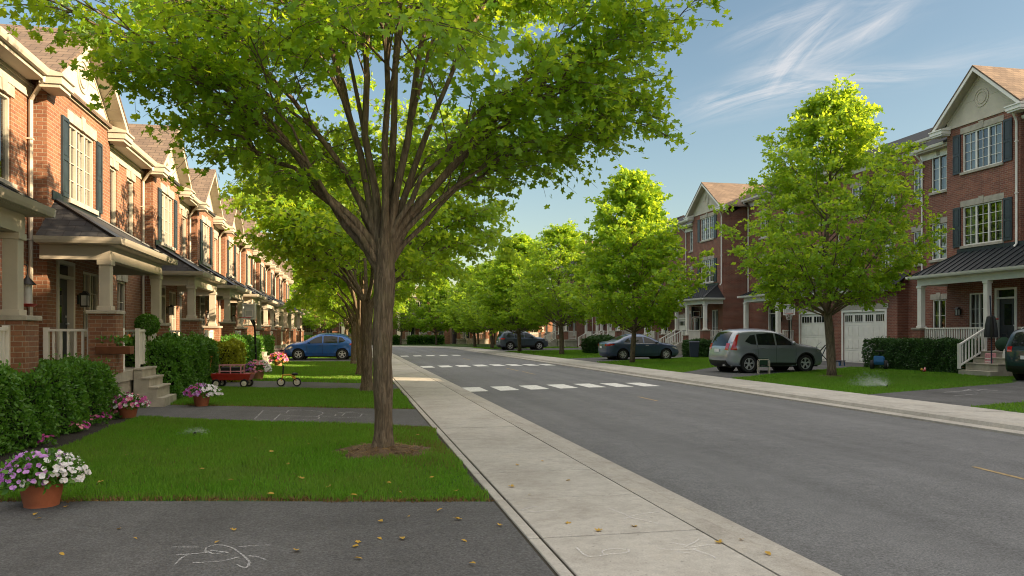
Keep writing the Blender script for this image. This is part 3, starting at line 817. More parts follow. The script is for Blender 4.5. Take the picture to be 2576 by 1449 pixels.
def window(root, x, y0, y1, z0, z1, lights, grid=(2, 3), trim='white', lintel=True, sill=True, key=True, curtain=True, cur_cover=1.0):
    f = MB(); xi, xo = x - .115, x - .035; b = .055
    f.box(xi, xo, y0, y0 + b, z0, z1); f.box(xi, xo, y1 - b, y1, z0, z1); f.box(xi, xo, y0 + b, y1 - b, z0, z0 + b); f.box(xi, xo, y0 + b, y1 - b, z1 - b, z1)
    w = (y1 - y0 - 2 * b) / lights
    for i in range(lights):
        a = y0 + b + i * w; c = a + w
        if i: f.box(xi + .01, xo + .006, a - .035, a + .035, z0 + b, z1 - b)
        for k in range(1, grid[0]):
            yy = a + w * k / grid[0]; f.box(x - .082, x - .058, yy - .010, yy + .010, z0 + b, z1 - b)
        for k in range(1, grid[1]):
            zz = z0 + b + (z1 - z0 - 2 * b) * k / grid[1]; f.box(x - .081, x - .059, a + .03, c - .03, zz - .010, zz + .010)
    fo = f.build('window', MT[trim], root)
    MB().quad((x - .086, y0 + .03, z0 + .03), (x - .086, y1 - .03, z0 + .03), (x - .086, y1 - .03, z1 - .03), (x - .086, y0 + .03, z1 - .03)).build('pane', MT['glass'], fo, fix=False)
    if curtain:
        c = MB(); n = int(max(8, (y1 - y0) * 16)); zt, zb = z1 - .02, z0 + .02
        for i in range(n + 1):
            yy = y0 + .02 + (y1 - y0 - .04) * i / n; wv = .028 * math.sin(i * 1.9) + .012 * math.sin(i * .7)
            c.v += [(x - .21 + wv, yy, zb), (x - .21 + wv * .6, yy, zt)]
        for i in range(n):
            if cur_cover < 1 and cur_cover * .5 < (i + .5) / n < 1 - cur_cover * .5: continue
            c.f.append((2 * i, 2 * i + 2, 2 * i + 3, 2 * i + 1))
        c.build('curtain', MT['curtain'], fo, smooth=True, sharp=180)
    if sill: MB().box(x - .13, x + .075, y0 - .09, y1 + .09, z0 - .11, z0 - .002).build('sill', MT['stone'], fo, bevel=.008)
    if lintel:
        l = MB().box(x - .02, x + .022, y0 - .10, y1 + .10, z1 + .004, z1 + .25)
        if key:
            ym = (y0 + y1) / 2; l.prism([(ym - .09, z1 + .002), (ym + .09, z1 + .002), (ym + .13, z1 + .31), (ym - .13, z1 + .31)], 'x', x + .0225, x + .045)
        l.build('lintel', MT['stone'], fo)
    return fo
def shutter(root, x, y0, y1, z0, z1):
    m = MB(); m.box(x + .004, x + .030, y0, y1, z0, z1); w = .055; t = .046; zm = z0 + (z1 - z0) * .48
    m.box(x + .030, x + t, y0, y0 + w, z0, z1); m.box(x + .030, x + t, y1 - w, y1, z0, z1)
    for a, b in ((z0, z0 + .08), (zm - .04, zm + .04), (z1 - .08, z1)): m.box(x + .030, x + t, y0 + w, y1 - w, a, b)
    for a, b in ((z0 + .08, zm - .04), (zm + .04, z1 - .08)): m.box(x + .030, x + .040, y0 + w + .035, y1 - w - .035, a + .035, b - .035)
    return m.build('shutter', MT['shutter'], root)
def front_door(root, x, y0, y1, z0, z1, mat='door', trim='white', transom=.36):
    d = MB(); xi = x - .10; d.box(xi - .03, xi, y0 + .06, y1 - .06, z0 + .02, z1)
    w = y1 - y0; ym = (y0 + y1) / 2
    for a, b, c, e in ((y0 + .16, ym - .04, z0 + .18, z0 + .85), (ym + .04, y1 - .16, z0 + .18, z0 + .85)): d.box(xi, xi + .014, a, b, c, e)
    o = d.build('door', MT[mat], root)
    MB().box(xi + .002, xi + .010, ym - .17, ym + .17, z0 + 1.02, z1 - .2).build('door_glass', MT['car_glass'], o)
    h = MB(); h.ball((xi + .05, y1 - .15, z0 + 1.0), .032); h.tube([(xi, y1 - .15, z0 + 1.0), (xi + .05, y1 - .15, z0 + 1.0)], .012, 6); h.lathe([(.025, 0), (.025, .014)], 10, (xi, y1 - .15, z0 + 1.16), 'x'); h.build('handle', MT['steel'], o)
    fr = MB(); fr.box(x - .12, x + .03, y0 - .05, y0 + .055, z0, z1 + transom + .08); fr.box(x - .12, x + .03, y1 - .055, y1 + .05, z0, z1 + transom + .08)
    fr.box(x - .12, x + .03, y0 + .055, y1 - .055, z1 + .004, z1 + .07); fr.box(x - .12, x + .03, y0 + .055, y1 - .055, z1 + transom, z1 + transom + .08)
    fr.build('frame', MT[trim], o)
    MB().box(x - .10, x - .085, y0 + .055, y1 - .055, z1 + .07, z1 + transom).build('transom', MT['car_glass'], o)
    return o
def lantern(root, x, y, z):
    m = MB(); m.box(x, x + .03, y - .05, y + .05, z - .10, z + .10); m.bar((x + .02, y, z + .12), (x + .15, y, z + .16), .025, .025)
    m.prism([(x + .06, z + .10), (x + .24, z + .10), (x + .17, z + .19), (x + .13, z + .19)], 'y', y - .08, y + .08)
    for a, b in ((x + .075, y - .065), (x + .21, y - .065), (x + .075, y + .065), (x + .21, y + .065)): m.bar((a, b, z - .14), (a, b, z + .10), .016, .016)
    m.box(x + .07, x + .22, y - .07, y + .07, z - .16, z - .135)
    o = m.build('wall_lantern', MT['black'], root)
    MB().box(x + .085, x + .20, y - .055, y + .055, z - .13, z + .095).build('lantern_glass', MT['greyplastic'], o)
def downspout(root, x, y, ztop, zbot, out=.40, dy=0, trim='cream'):
    m = MB(); p = [(x + out, y + dy, ztop), (x + out, y + dy, ztop - .10), (x + out * .55, y + dy * .4, ztop - .24), (x + .065, y, ztop - .42), (x + .065, y, zbot + .16), (x + .18, y, zbot + .03)]
    m.tube(p, .042, 8)
    for z in (ztop - 1.2, ztop - 3.2, ztop - 5): 
        if z > zbot + .3: m.box(x + .002, x + .112, y - .052, y + .052, z, z + .03)
    return m.build('downspout', MT[trim], root, smooth=True)
def gutter_profile(x, z): return [(x, z - .12), (x + .075, z - .12), (x + .10, z - .07), (x + .12, z), (x + .105, z), (x + .085, z - .03), (x, z - .03)]
def railing(root, pts, z0, z1, trim='white', step=.125, bw=.042):
    m = MB()
    for a, b in zip(pts, pts[1:]):
        a, b = Vector((*a, 0)) if len(a) == 2 else Vector(a), Vector((*b, 0)) if len(b) == 2 else Vector(b)
        up0, up1 = a + Vector((0, 0, z1)), b + Vector((0, 0, z1)); lo0, lo1 = a + Vector((0, 0, z0 + .10)), b + Vector((0, 0, z0 + .10))
        m.bar(up0, up1, .085, .05); m.bar(lo0, lo1, .06, .05)
        ln = (b - a).length; n = max(2, int(ln / step))
        for i in range(n + 1):
            p = a.lerp(b, i / n); big = i in (0, n)
            m.box(p.x - (bw if not big else .09) / 2, p.x + (bw if not big else .09) / 2, p.y - (bw if not big else .09) / 2, p.y + (bw if not big else .09) / 2, p.z + (z0 + .125 if not big else z0), p.z + (z1 - .025 if not big else z1 + .05))
    return m.build('railing', MT[trim], root)
def column(root, x, y, z0, z1, zp, trim='cream', w=.21, brick='brick'):
    m = MB(); m.prism([(x - w / 2, y - w / 2), (x + w / 2, y - w / 2), (x + w / 2, y + w / 2), (x - w / 2, y + w / 2)], 'z', zp + .09, z1)
    m.box(x - w / 2 - .03, x + w / 2 + .03, y - w / 2 - .03, y + w / 2 + .03, zp + .075, zp + .16)
    m.box(x - w / 2 - .03, x + w / 2 + .03, y - w / 2 - .03, y + w / 2 + .03, z1 - .10, z1 - .003)
    o = m.build('column', MT[trim], root, bevel=.008)
    MB().box(x - .25, x + .25, y - .25, y + .25, z0, zp).build('pier', MT[brick], o)
    MB().box(x - .29, x + .29, y - .29, y + .29, zp + .002, zp + .074).build('pier_cap', MT['stone'], o, bevel=.01)
    return o
def hip_porch(root, x0, x1, y0, y1, zg, zt, mat, trim, seams=False, hip0=True, hip1=True, soff=.30):
    """lean-to porch roof with hipped ends; x0 wall plane, x1 gutter line"""
    h0 = (x1 - x0) * .72 if hip0 else 0; h1 = (x1 - x0) * .72 if hip1 else 0
    A, B, C, D = (x1, y0, zg), (x1, y1, zg), (x0 + .004, y1 - h1, zt), (x0 + .004, y0 + h0, zt)
    E, F = (x0 + .004, y0, zg), (x0 + .004, y1, zg)
    m = MB(); m.slab([A, B, C, D], (0, 0, .05))
    if hip0: m.slab([E, A, D], (0, 0, .049))
    if hip1: m.slab([B, F, C], (0, 0, .049))
    if seams:
        n = int((y1 - y0) / .36)
        for i in range(1, n):
            y = y0 + (y1 - y0) * i / n
            t = 1.0
            if y < y0 + h0: t = (y - y0) / h0
            if y > y1 - h1: t = (y1 - y) / h1
            a = Vector((x1, y, zg + .06)); b = Vector((x1 + (x0 - x1) * t, y, zg + (zt - zg) * t + .06)); m.bar(a, b, .028, .05)
    ro = m.build('porch_roof', MT[mat], root)
    fl = MB(); fl.box(x0 + .003, x0 + .03, y0 + h0 * .8, y1 - h1 * .8, zt + .02, zt + .20); fl.build('flashing', MT['metal_roof'], ro)
    for a, b, hp in ((A, D, hip0), (B, C, hip1)):
        if hp: MB().bar(Vector(a) + Vector((0, 0, .06)), Vector(b) + Vector((0, 0, .06)), .12, .03).build('hip_cap', MT['metal_roof'], ro)
    g = MB(); g.prism(gutter_profile(x1 - .01, zg + .055), 'y', y0 - .02, y1 + .02)
    if hip0: g.prism([(y0 - p[0] + x1 - .01 - .02, p[1]) for p in gutter_profile(x1 - .01, zg + .055)], 'x', x0 + .02, x1 + .08)
    if hip1: g.prism([(y1 + p[0] - x1 + .01 + .02, p[1]) for p in gutter_profile(x1 - .01, zg + .055)], 'x', x0 + .02, x1 + .08)
    g.build('porch_gutter', MT[trim], root)
    s = MB(); ix = x1 - .22; a, b = y0 + (.22 if hip0 else 0), y1 - (.22 if hip1 else 0)
    s.box(x0 + .005, x1 - .012, y0 + .002, y1 - .002, zg - .075, zg - .045)
    s.box(ix - .18, ix, a, b, zg - soff - .06, zg - .078)
    if hip0: s.box(x0 + .005, ix - .182, a, a + .18, zg - soff - .06, zg - .078)
    if hip1: s.box(x0 + .005, ix - .182, b - .18, b, zg - soff - .06, zg - .078)
    s.build('porch_beam', MT[trim], root)
    return ix - .09, a + .09, b - .09, zg - soff - .06
def steps(root, x0, y0, y1, ztop, n, run=.30, mat='stone'):
    m = MB(); rise = ztop / n
    for i in range(n):
        z = ztop - rise * (i + 1); m.box(x0 + run * i + .001 * i, x0 + run * (i + 1) + .02, y0, y1, -.05 if z < 0.02 else -.05, z + (rise if i == 0 else rise) - .0)
        m.box(x0 + run * i, x0 + run * (i + 1) + .045, y0 - .02, y1 + .02, z + rise + .001, z + rise + .045) if i < n - 1 else None
    return m.build('steps', MT[mat], root, bevel=.008)
def front_gable(root, x, y0, y1, zb, zp, back, roof, trim='cream', ov=.42, over=.36, ring=True):
    ym = (y0 + y1) / 2; hw = (y1 - y0) / 2; sl = (zp - zb) / (hw + ov); ze = zb
    zi = zp - sl * .02 - .05
    # stucco triangle
    st = MB(); st.prism([(y0 + .001, zb - .02), (y1 - .001, zb - .02), (y1 - .001, zb + sl * ov - .06), (ym, zp - .06), (y0 + .001, zb + sl * ov - .06)], 'x', x - .12, x + .012)
    so = st.build('gable', MT['stucco'], root)
    if ring:
        rg = MB(); zc = zb + (zp - zb) * .42; n = 28
        for rad, wd in ((.34, .035), (.22, .03)):
            for k in range(n):
                t, t2 = 2 * PI * k / n, 2 * PI * (k + 1) / n
                pts = [(ym + (rad + q) * math.cos(u), zc + (rad + q) * math.sin(u)) for q, u in ((0, t), (wd, t), (wd, t2), (0, t2))]
                rg.prism(pts, 'x', x + .012, x + .04)
        hwz = hw * (1 - (zc - zb) / (zp - zb)) - .25
        rg.box(x + .012, x + .024, ym - hwz, ym - .40, zc - .012, zc + .012); rg.box(x + .012, x + .024, ym + .40, ym + hwz, zc - .012, zc + .012)
        for s in (-1, 1): rg.bar((x + .018, ym + s * (hw + .02), zb + sl * ov - .26), (x + .018, ym, zp - .30), .02, .03, (1, 0, 0))
        rg.box(x + .012, x + .05, y0 + .02, y1 - .02, zb - .02, zb + .06)
        rg.build('gable_moulding', MT['stucco'], so)
    # roof planes, rake boards, soffits
    rf = MB(); rk = MB(); sf = MB()
    for s in (-1, 1):
        e = ym + s * (hw + ov); top = (ym, zp); 
        rf.slab([(x + over + .03, e + s * .04, ze - sl * .04), (x + over + .03, ym, zp), (back, ym, zp), (back, e + s * .04, ze - sl * .04)], (0, 0, .075))
        rk.slab([(x + over - .03, e, ze - .17), (x + over - .03, ym, zp - .17), (x + over - .03, ym, zp - .004), (x + over - .03, e, ze - .004)], (.045, 0, 0))
        sf.slab([(x + .015, e, ze - .13), (x + .015, ym, zp - .13), (x + over - .032, ym, zp - .13), (x + over - .032, e, ze - .13)], (0, 0, .03))
        for k in range(1, 9):
            q = k / 9; sf.bar((x + .02, e + (ym - e) * q, ze - .135 + (zp - ze) * q), (x + over - .035, e + (ym - e) * q, ze - .135 + (zp - ze) * q), .012, .012)
    rf.build('gable_roof', MT[roof], root); rk.build('rake_board', MT[trim], root); sf.build('gable_soffit', MT['soffit'], root)
    # boxed eave returns
    for s, yy in ((-1, y0), (1, y1)):
        a, b = (yy - ov - .03, yy + .22) if s < 0 else (yy - .22, yy + ov + .03)
        m = MB(); m.box(x + .013, x + over + .06, a, b, zb - .20, zb - .06)
        m.prism([(x + .013, zb - .058), (x + over + .10, zb - .058), (x + over + .10, zb - .01), (x + .013, zb + .13)], 'y', a - .03, b + .02)
        m.box(x + .013, x + over + .015, a + .03, b - .03, zb - .27, zb - .202)
        m.build('eave_return', MT[trim], root)

def main_roof(root, P, ze, zr, xr, xb, mat, y0=0, over=.42):
    m = MB(); m.slab([(over, y0, ze), (over, P, ze), (xr, P, zr), (xr, y0, zr)], (0, 0, .09)); m.slab([(xr, y0, zr), (xr, P, zr), (xb, P, ze), (xb, y0, ze)], (0, 0, .088))
    return m.build('roof', MT[mat], root)

def left_house(label, B, P, dy=0):
    """two-storey brick townhouse: gabled bay with porch, then a recessed length of wall"""
    root = thing('brick_townhouse', label, 'house', group='brick townhouses behind the maple row')
    xb, xr, ze = .30, 0.0, 6.70
    wm = B / 2; bw = .86
    W2 = (wm - bw, wm + bw, 4.52, 6.18)
    door = (.55, 1.49, .80, 3.14); gw = (2.15, 3.35, 1.62, 3.02)
    rl = P - B
    rwin = [(B + rl * .22, B + rl * .22 + .74, 4.42, 6.06), (B + rl * .62, B + rl * .62 + .74, 4.42, 6.06)]
    rg = [(B + rl * .5 - .42, B + rl * .5 + .42, .82, 3.05)]
    m = MB(); wall_x(m, xb, 0, B, -.1, ze, [W2, door, gw]); wall_x(m, xr, B, P, -.1, ze, rwin + rg)
    m.quad((xb, 0, -.1), (xb, 0, ze), (xr - .3, 0, ze), (xr - .3, 0, -.1)); m.quad((xb, B, -.1), (xr, B, -.1), (xr, B, ze), (xb, B, ze))
    m.quad((xr, P, -.1), (-9, P, -.1), (-9, P, ze), (xr, P, ze)); m.quad((-9, 0, -.1), (-9, P, -.1), (-9, P, ze), (-9, 0, ze)); m.quad((xr - .3, 0, -.1), (xr - .3, 0, ze), (-9, 0, ze), (-9, 0, -.1))
    m.add([(-.3, 0, ze), (-9, 0, ze), (-4.6, 0, 8.55)], [(0, 1, 2)]); m.add([(-.3, P, ze), (-9, P, ze), (-4.6, P, 8.55)], [(0, 1, 2)])
    m.build('wall', MT['brick'], root, fix=False)
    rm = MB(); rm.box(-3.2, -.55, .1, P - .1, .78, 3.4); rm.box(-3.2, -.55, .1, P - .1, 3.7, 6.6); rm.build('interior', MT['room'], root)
    window(root, xb, *W2, 3, (2, 4), 'cream', cur_cover=.55); shutter(root, xb, W2[0] - .47, W2[0] - .08, 4.50, 6.20); shutter(root, xb, W2[1] + .08, W2[1] + .47, 4.50, 6.20)
    for h in rwin: window(root, xr, *h, 1, (1, 1), 'cream', cur_cover=1.0)
    window(root, xr, *rg[0], 1, (2, 4), 'cream', cur_cover=1.0); window(root, xb, *gw, 2, (2, 3), 'cream', lintel=False, cur_cover=.6)
    front_door(root, xb, door[0], door[1], .80, 2.76, trim='cream', transom=.30)
    fz = MB(); fz.box(xr + .002, xr + .035, B + .002, P - .002, ze - .42, ze - .14); fz.box(xr + .035, xr + .07, B + .002, P - .002, ze - .20, ze - .14)
    fz.build('frieze', MT['cream'], root)
    sf = MB(); sf.box(xr + .003, xr + .40, B + .40, P - .40, ze - .138, ze - .11); sf.box(xr + .36, xr + .40, B + .4, P - .4, ze - .11, ze + .03); sf.build('eave_soffit', MT['soffit'], root)
    g = MB(); g.prism(gutter_profile(.405, ze + .06), 'y', B + .38, P - .38); g.build('gutter', MT['cream'], root)
    main_roof(root, P, ze + .02, 8.45, -4.6, -9.3, 'shingle_dark' if dy else 'shingle')
    front_gable(root, xb, 0, B, ze, 8.42, -4.6, 'shingle')
    downspout(root, xr, P - .16, ze - .06, .0, .40, -.28); downspout(root, xr, B + .16, ze - .06, .0, .40, .28)
    # porch
    y0, y1 = -.62, B + .02
    fl = MB(); fl.box(xb + .01, 1.70, y0 + .1, y1, .60, .80); fl.box(xb + .01, 1.64, y0 + .16, y1 - .06, -.05, .598); fl.build('porch_floor', MT['stone'], root)
    cx, ca, cb, cz = hip_porch(root, xb, 1.80, y0, y1, 3.42, 4.32, 'shingle_dark', 'cream')
    column(root, cx - .02, ca + .04, .80, cz, 1.98); column(root, cx - .02, cb - .04, .80, cz, 1.78)
    sy0, sy1 = ca + 1.1, ca + 2.3
    railing(root, [(cx, ca + .3), (cx, sy0 - .02)], .80, 1.66); railing(root, [(cx, sy1 + .02), (cx, cb - .3)], .80, 1.66)
    railing(root, [(xb + .1, ca), (cx - .3, ca)], .80, 1.66); railing(root, [(xb + .1, cb), (cx - .3, cb)], .80, 1.66)
    steps(root, 1.71, sy0, sy1, .80, 4, .15)
    lantern(root, xb, 1.80, 2.35)
    m = MB(); ym = B + rl * .12; m.box(xr + .004, xr + .13, ym - .10, ym + .10, 1.35, 1.75); m.tube([(xr + .06, ym, 1.35), (xr + .06, ym, -.05)], .025, 8); m.tube([(xr + .06, ym, 1.75), (xr + .06, ym, 3.3)], .02, 8); m.build('meter_box', MT['greyplastic'], root)
    return root

LX = -6.30
HA = left_house('brick townhouse whose porch stands right behind the big round-topped hedge', 4.15, 8.45)
HA.location = (LX, 17.15, 0)
H0 = dup(HA, 'brick townhouse cut by the picture edge, its porch gutter overhanging the hedge', (LX, 8.7, 0))
for c in list(H0.children):
    if c.name.startswith('steps'): bpy.data.objects.remove(c)
HB = left_house('brick townhouse behind the golden shrub and the red toy wagon', 3.75, 6.95, 1)
HB.location = (LX, 25.65, 0)
lbl = ['brick townhouse behind the long hedge with the basketball hoop before it', 'fourth gabled townhouse down the row, directly left of the maple crowns', 'fifth gabled townhouse down the row, sunlit above its porch',
       'sixth gabled townhouse down the row, just above the blue car bonnet', 'seventh gabled townhouse down the row, partly behind maple leaves', 'eighth gabled townhouse down the row, behind the maples', 'last gabled townhouse of the row before the bend']
for i, t in enumerate(lbl): dup(HB, t.replace('directly left of the maple crowns', 'its gable beside the maple crowns'), (LX, 25.65 + 6.97 * (i + 1), 0))

# ---- three-storey houses across the street
def tall_house(label, B, P, yb, near=False):
    """gabled bay from y=yb to yb+B, recessed strips either side"""
    root = thing('tall_brick_house', label, 'house', group='three-storey brick houses across the street')
    xb, xr, ze, br = .55, 0.0, 10.35, 'brick_dark'
    ym = yb + B / 2; w3 = min(1.02, B * .27); y1 = yb + B
    wins = [(ym - w3, ym + w3, 8.36, 9.98), (ym - w3, ym + w3, 5.26, 6.9)]
    door = (yb + .35, yb + 1.30, .90, 3.30); gw = (y1 - 1.75, y1 - .75, 1.35, 3.25)
    if near: door = (y1 - 1.15, y1 - .2, .90, 3.30); gw = (y1 - 2.55, y1 - 1.5, 1.35, 3.25)
    ys = yb * .5; sw = [(ys - .46, ys + .46, 7.95, 9.55), (ys - .46, ys + .46, 4.9, 6.5)] if yb > 1.3 else []
    gd = [(ys - .40, ys + .40, 1.0, 3.1)] if yb > 1.3 else []
    m = MB(); wall_x(m, xb, yb, y1, -.1, ze, wins + [door, gw])
    wall_x(m, xr, 0, yb, -.1, ze - .45, sw + gd)
    if P - y1 > .05: wall_x(m, xr, y1, P, -.1, ze - .45, [])
    m.quad((xb, yb, -.1), (xb, yb, ze), (xr - .2, yb, ze), (xr - .2, yb, -.1)); m.quad((xb, y1, -.1), (xr - .2, y1, -.1), (xr - .2, y1, ze), (xb, y1, ze))
    for yy in (0, P): m.quad((xr, yy, -.1), (-9, yy, -.1), (-9, yy, ze - .45), (xr, yy, ze - .45)); m.add([(0, yy, ze - .45), (-9, yy, ze - .45), (-4.5, yy, 12.55)], [(0, 1, 2)])
    m.quad((-9, 0, -.1), (-9, P, -.1), (-9, P, ze - .45), (-9, 0, ze - .45))
    m.build('wall', MT[br], root, fix=False)
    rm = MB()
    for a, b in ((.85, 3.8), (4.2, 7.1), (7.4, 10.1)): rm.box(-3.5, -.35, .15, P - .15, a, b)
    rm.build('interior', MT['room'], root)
    for h in wins:
        window(root, xb, *h, 3, (2, 4), cur_cover=.7 if h[2] > 7 else .35); shutter(root, xb, h[0] - .50, h[0] - .09, h[2] - .02, h[3] + .02); shutter(root, xb, h[1] + .09, h[1] + .50, h[2] - .02, h[3] + .02)
    for h in sw: window(root, xr, *h, 2, (1, 3), cur_cover=.8)
    for h in gd: window(root, xr, *h, 2, (1, 3), cur_cover=.6)
    window(root, xb, *gw, 2, (2, 3), lintel=False, cur_cover=.4)
    front_door(root, xb, door[0], door[1], .90, 2.95)
    for a, b in ((0, yb), (y1, P)):
        if b - a < .1: continue
        fz = MB(); sf = MB(); g = MB(); fz.box(xr + .002, xr + .035, a + .002, b - .002, ze - .86, ze - .58); sf.box(xr + .003, xr + .40, a, b - .002, ze - .58, ze - .55); sf.box(xr + .36, xr + .40, a, b - .002, ze - .55, ze - .42)
        g.prism(gutter_profile(.405, ze - .38), 'y', a, b - .3 if b == yb else b)
        fz.build('frieze', MT['white'], root); sf.build('eave_soffit', MT['soffit'], root); g.build('gutter', MT['white'], root)
    main_roof(root, P, ze - .42, 12.5, -4.5, -9.3, 'shingle_dark')
    front_gable(root, xb, yb, y1, ze, 12.45, -4.5, 'shingle', 'white', ov=.45, over=.42)
    downspout(root, xb, y1 - .12, ze - .15, 4.9, .30, .05, 'white'); downspout(root, xr, .16, ze - .5, 0, .40, .0, 'white')
    p0, p1 = yb - .35, y1 + (2.1 if near else .25)
    x1 = 2.15
    fl = MB(); fl.box(xb + .01, x1 - .1, p0 + .1, p1 - .1, .66, .88); fl.box(xb + .01, x1 - .18, p0 + .18, p1 - .18, -.05, .658); fl.build('porch_floor', MT['stone'], root)
    cx, ca, cb, cz = hip_porch(root, xb, x1, p0, p1, 3.98, 4.95, 'metal_roof', 'white', seams=True)
    column(root, cx, ca + .05, .88, cz, 1.75, 'white', .22, br); column(root, cx, cb - .05, .88, cz, 1.75, 'white', .22, br)
    s0, s1 = (ca + .45, ca + 1.75) if not near else (cb - 1.75, cb - .25)
    column(root, cx, s1 + .25 if not near else s0 - .25, .88, cz, 1.4, 'white', .2, br)
    railing(root, [(cx, s1 + .53), (cx, cb - .3)] if not near else [(cx, ca + .3), (cx, s0 - .53)], .88, 1.80); railing(root, [(xb + .1, cb), (cx - .3, cb)], .88, 1.80); railing(root, [(xb + .1, ca), (cx - .3, ca)], .88, 1.80)
    steps(root, x1 - .09, s0, s1, .88, 4, .32)
    for yy in ((s1 - .03, s0 + .03) if not near else (s0 + .03,)): railing(root, [(x1 + .05, yy, 0), (x1 + 1.2, yy, -.62)], .88, 1.78, step=.16)
    lantern(root, xb, yb + B * (.52 if not near else .2), 2.5)
    return root
def garage_door(root, x, y0, y1, z1):
    m = MB(); m.box(x - .10, x - .05, y0, y1, 0, z1); rows, cols = 4, max(2, int((y1 - y0) / .85)); rh = z1 / rows; cw = (y1 - y0) / cols
    for r_ in range(rows - 1):
        for c in range(cols):
            for k in range(2):
                a = y0 + c * cw + .07 + k * (cw - .10) / 2; m.box(x - .05, x - .034, a, a + (cw - .22) / 2, r_ * rh + .10, (r_ + 1) * rh - .10)
    for r_ in range(1, rows): m.box(x - .05, x - .040, y0, y1, r_ * rh - .014, r_ * rh + .014)
    o = m.build('garage_door', MT['white'], root)
    gp = MB(); mu = MB()
    for c in range(cols):
        a, b = y0 + c * cw + .10, y0 + (c + 1) * cw - .10; z0_, z1_ = (rows - 1) * rh + .16, z1 - .14
        gp.box(x - .05, x - .044, a, b, z0_, z1_)
        for k in range(5): q = a + (b - a) * k / 4; mu.box(x - .044, x - .034, q - .016, q + .016, z0_, z1_)
        mu.box(x - .044, x - .033, a, b, z0_ - .02, z0_ + .015); mu.box(x - .044, x - .033, a, b, z1_ - .015, z1_ + .02)
    gp.build('door_window', MT['car_glass'], o); mu.build('glazing_bar', MT['white'], o)
    f = MB(); f.box(x - .11, x + .025, y0 - .14, y0 - .002, 0, z1 + .12); f.box(x - .11, x + .025, y1 + .002, y1 + .14, 0, z1 + .12); f.box(x - .11, x + .024, y0 - .002, y1 + .002, z1 + .003, z1 + .119); f.build('frame', MT['white'], o)
    MB().box(x - .01, x + .035, y0 - .26, y1 + .26, z1 + .125, z1 + .40).prism([((y0 + y1) / 2 - .1, z1 + .12), ((y0 + y1) / 2 + .1, z1 + .12), ((y0 + y1) / 2 + .15, z1 + .47), ((y0 + y1) / 2 - .15, z1 + .47)], 'x', x + .036, x + .06).build('lintel', MT['stone'], o)
def garage_house(label, P, ga, gb, pa=None, pb=None):
    root = thing('tall_garage_house', label, 'house', group='flat-fronted houses with garages')
    xr, ze, br = 0.0, 10.75, 'brick_dark'
    wins = []
    for c in (P * .22, P * .52, P * .82):
        for z in (8.0, 4.95): wins.append((c - .55, c + .55, z, z + 1.6))
    m = MB(); door = []
    if pa is not None: door = [(pa + .5, pa + 1.45, .85, 3.20), (pb - 1.7, pb - .9, 1.2, 3.1)]
    wall_x(m, xr, 0, P, -.1, ze, wins + door + [])
    for yy in (0, P): m.quad((xr, yy, -.1), (-9, yy, -.1), (-9, yy, ze), (xr, yy, ze)); m.add([(0, yy, ze), (-9, yy, ze), (-4.5, yy, 12.95)], [(0, 1, 2)])
    gx = .60; wall_x(m, gx, ga - .9, gb + .9, -.1, 3.72, [(ga, gb, -.1, 2.72)])
    for yy in (ga - .9, gb + .9): m.quad((gx, yy, -.1), (0, yy, -.1), (0, yy, 4.6), (gx, yy, 3.72))
    m.build('wall', MT[br], root, fix=False)
    rm = MB()
    for a, b in ((.85, 3.8), (4.2, 7.1), (7.4, 10.1)): rm.box(-3.5, -.35, .15, P - .15, a, b)
    rm.build('interior', MT['room'], root)
    for h in wins: window(root, xr, *h, 2, (2, 4), cur_cover=.7)
    garage_door(root, gx, ga, gb, 2.72)
    x1 = gx + .42; r_ = MB(); r_.slab([(x1, ga - 1.1, 3.84), (x1, gb + 1.1, 3.84), (.004, gb + 1.1, 4.55), (.004, ga - 1.1, 4.55)], (0, 0, .05)); r_.build('garage_roof', MT['metal_roof'], root)
    g = MB(); g.prism(gutter_profile(x1 - .01, 3.90), 'y', ga - 1.12, gb + 1.12); g.box(gx + .003, x1 - .012, ga - 1.1, gb + 1.1, 3.73, 3.79); g.build('garage_gutter', MT['white'], root)
    fz = MB(); fz.box(xr + .002, xr + .035, .002, P - .002, ze - .42, ze - .14); fz.build('frieze', MT['white'], root)
    sf = MB(); sf.box(xr + .003, xr + .40, 0, P - .002, ze - .138, ze - .11); sf.box(xr + .36, xr + .40, 0, P - .002, ze - .11, ze + .03); sf.build('eave_soffit', MT['soffit'], root)
    g = MB(); g.prism(gutter_profile(.405, ze + .06), 'y', 0, P - .002); g.build('gutter', MT['white'], root)
    main_roof(root, P, ze + .02, 12.9, -4.5, -9.3, 'shingle_dark')
    downspout(root, xr, .2, ze - .06, 0, .40, 0, 'white')
    if pa is not None:
        front_door(root, xr, door[0][0], door[0][1], .85, 2.85, trim='white'); window(root, xr, *door[1], 2, (1, 3), lintel=False, cur_cover=.5)
        x1 = 1.9; fl = MB(); fl.box(.01, x1 - .1, pa + .1, pb - .1, .62, .83); fl.box(.01, x1 - .18, pa + .18, pb - .18, -.05, .618); fl.build('porch_floor', MT['stone'], root)
        cx, ca, cb, cz = hip_porch(root, 0, x1, pa, pb, 3.98, 4.9, 'metal_roof', 'white', seams=True)
        column(root, cx, ca + .05, .83, cz, 1.45, 'white', .24, br); column(root, cx, cb - .05, .83, cz, 1.45, 'white', .24, br)
        railing(root, [(cx, ca + .3), (cx, ca + 1.9)], .83, 1.75); railing(root, [(.1, ca), (cx - .3, ca)], .83, 1.75); railing(root, [(.1, cb), (cx - .3, cb)], .83, 1.75)
        steps(root, x1 - .09, ca + 2.1, ca + 3.3, .83, 4, .32)
        railing(root, [(x1 + .05, ca + 2.12, 0), (x1 + 1.2, ca + 2.12, -.6)], .83, 1.75, step=.16)
        lantern(root, 0, pa + 2.0, 2.5)
    return root
RX = 25.75
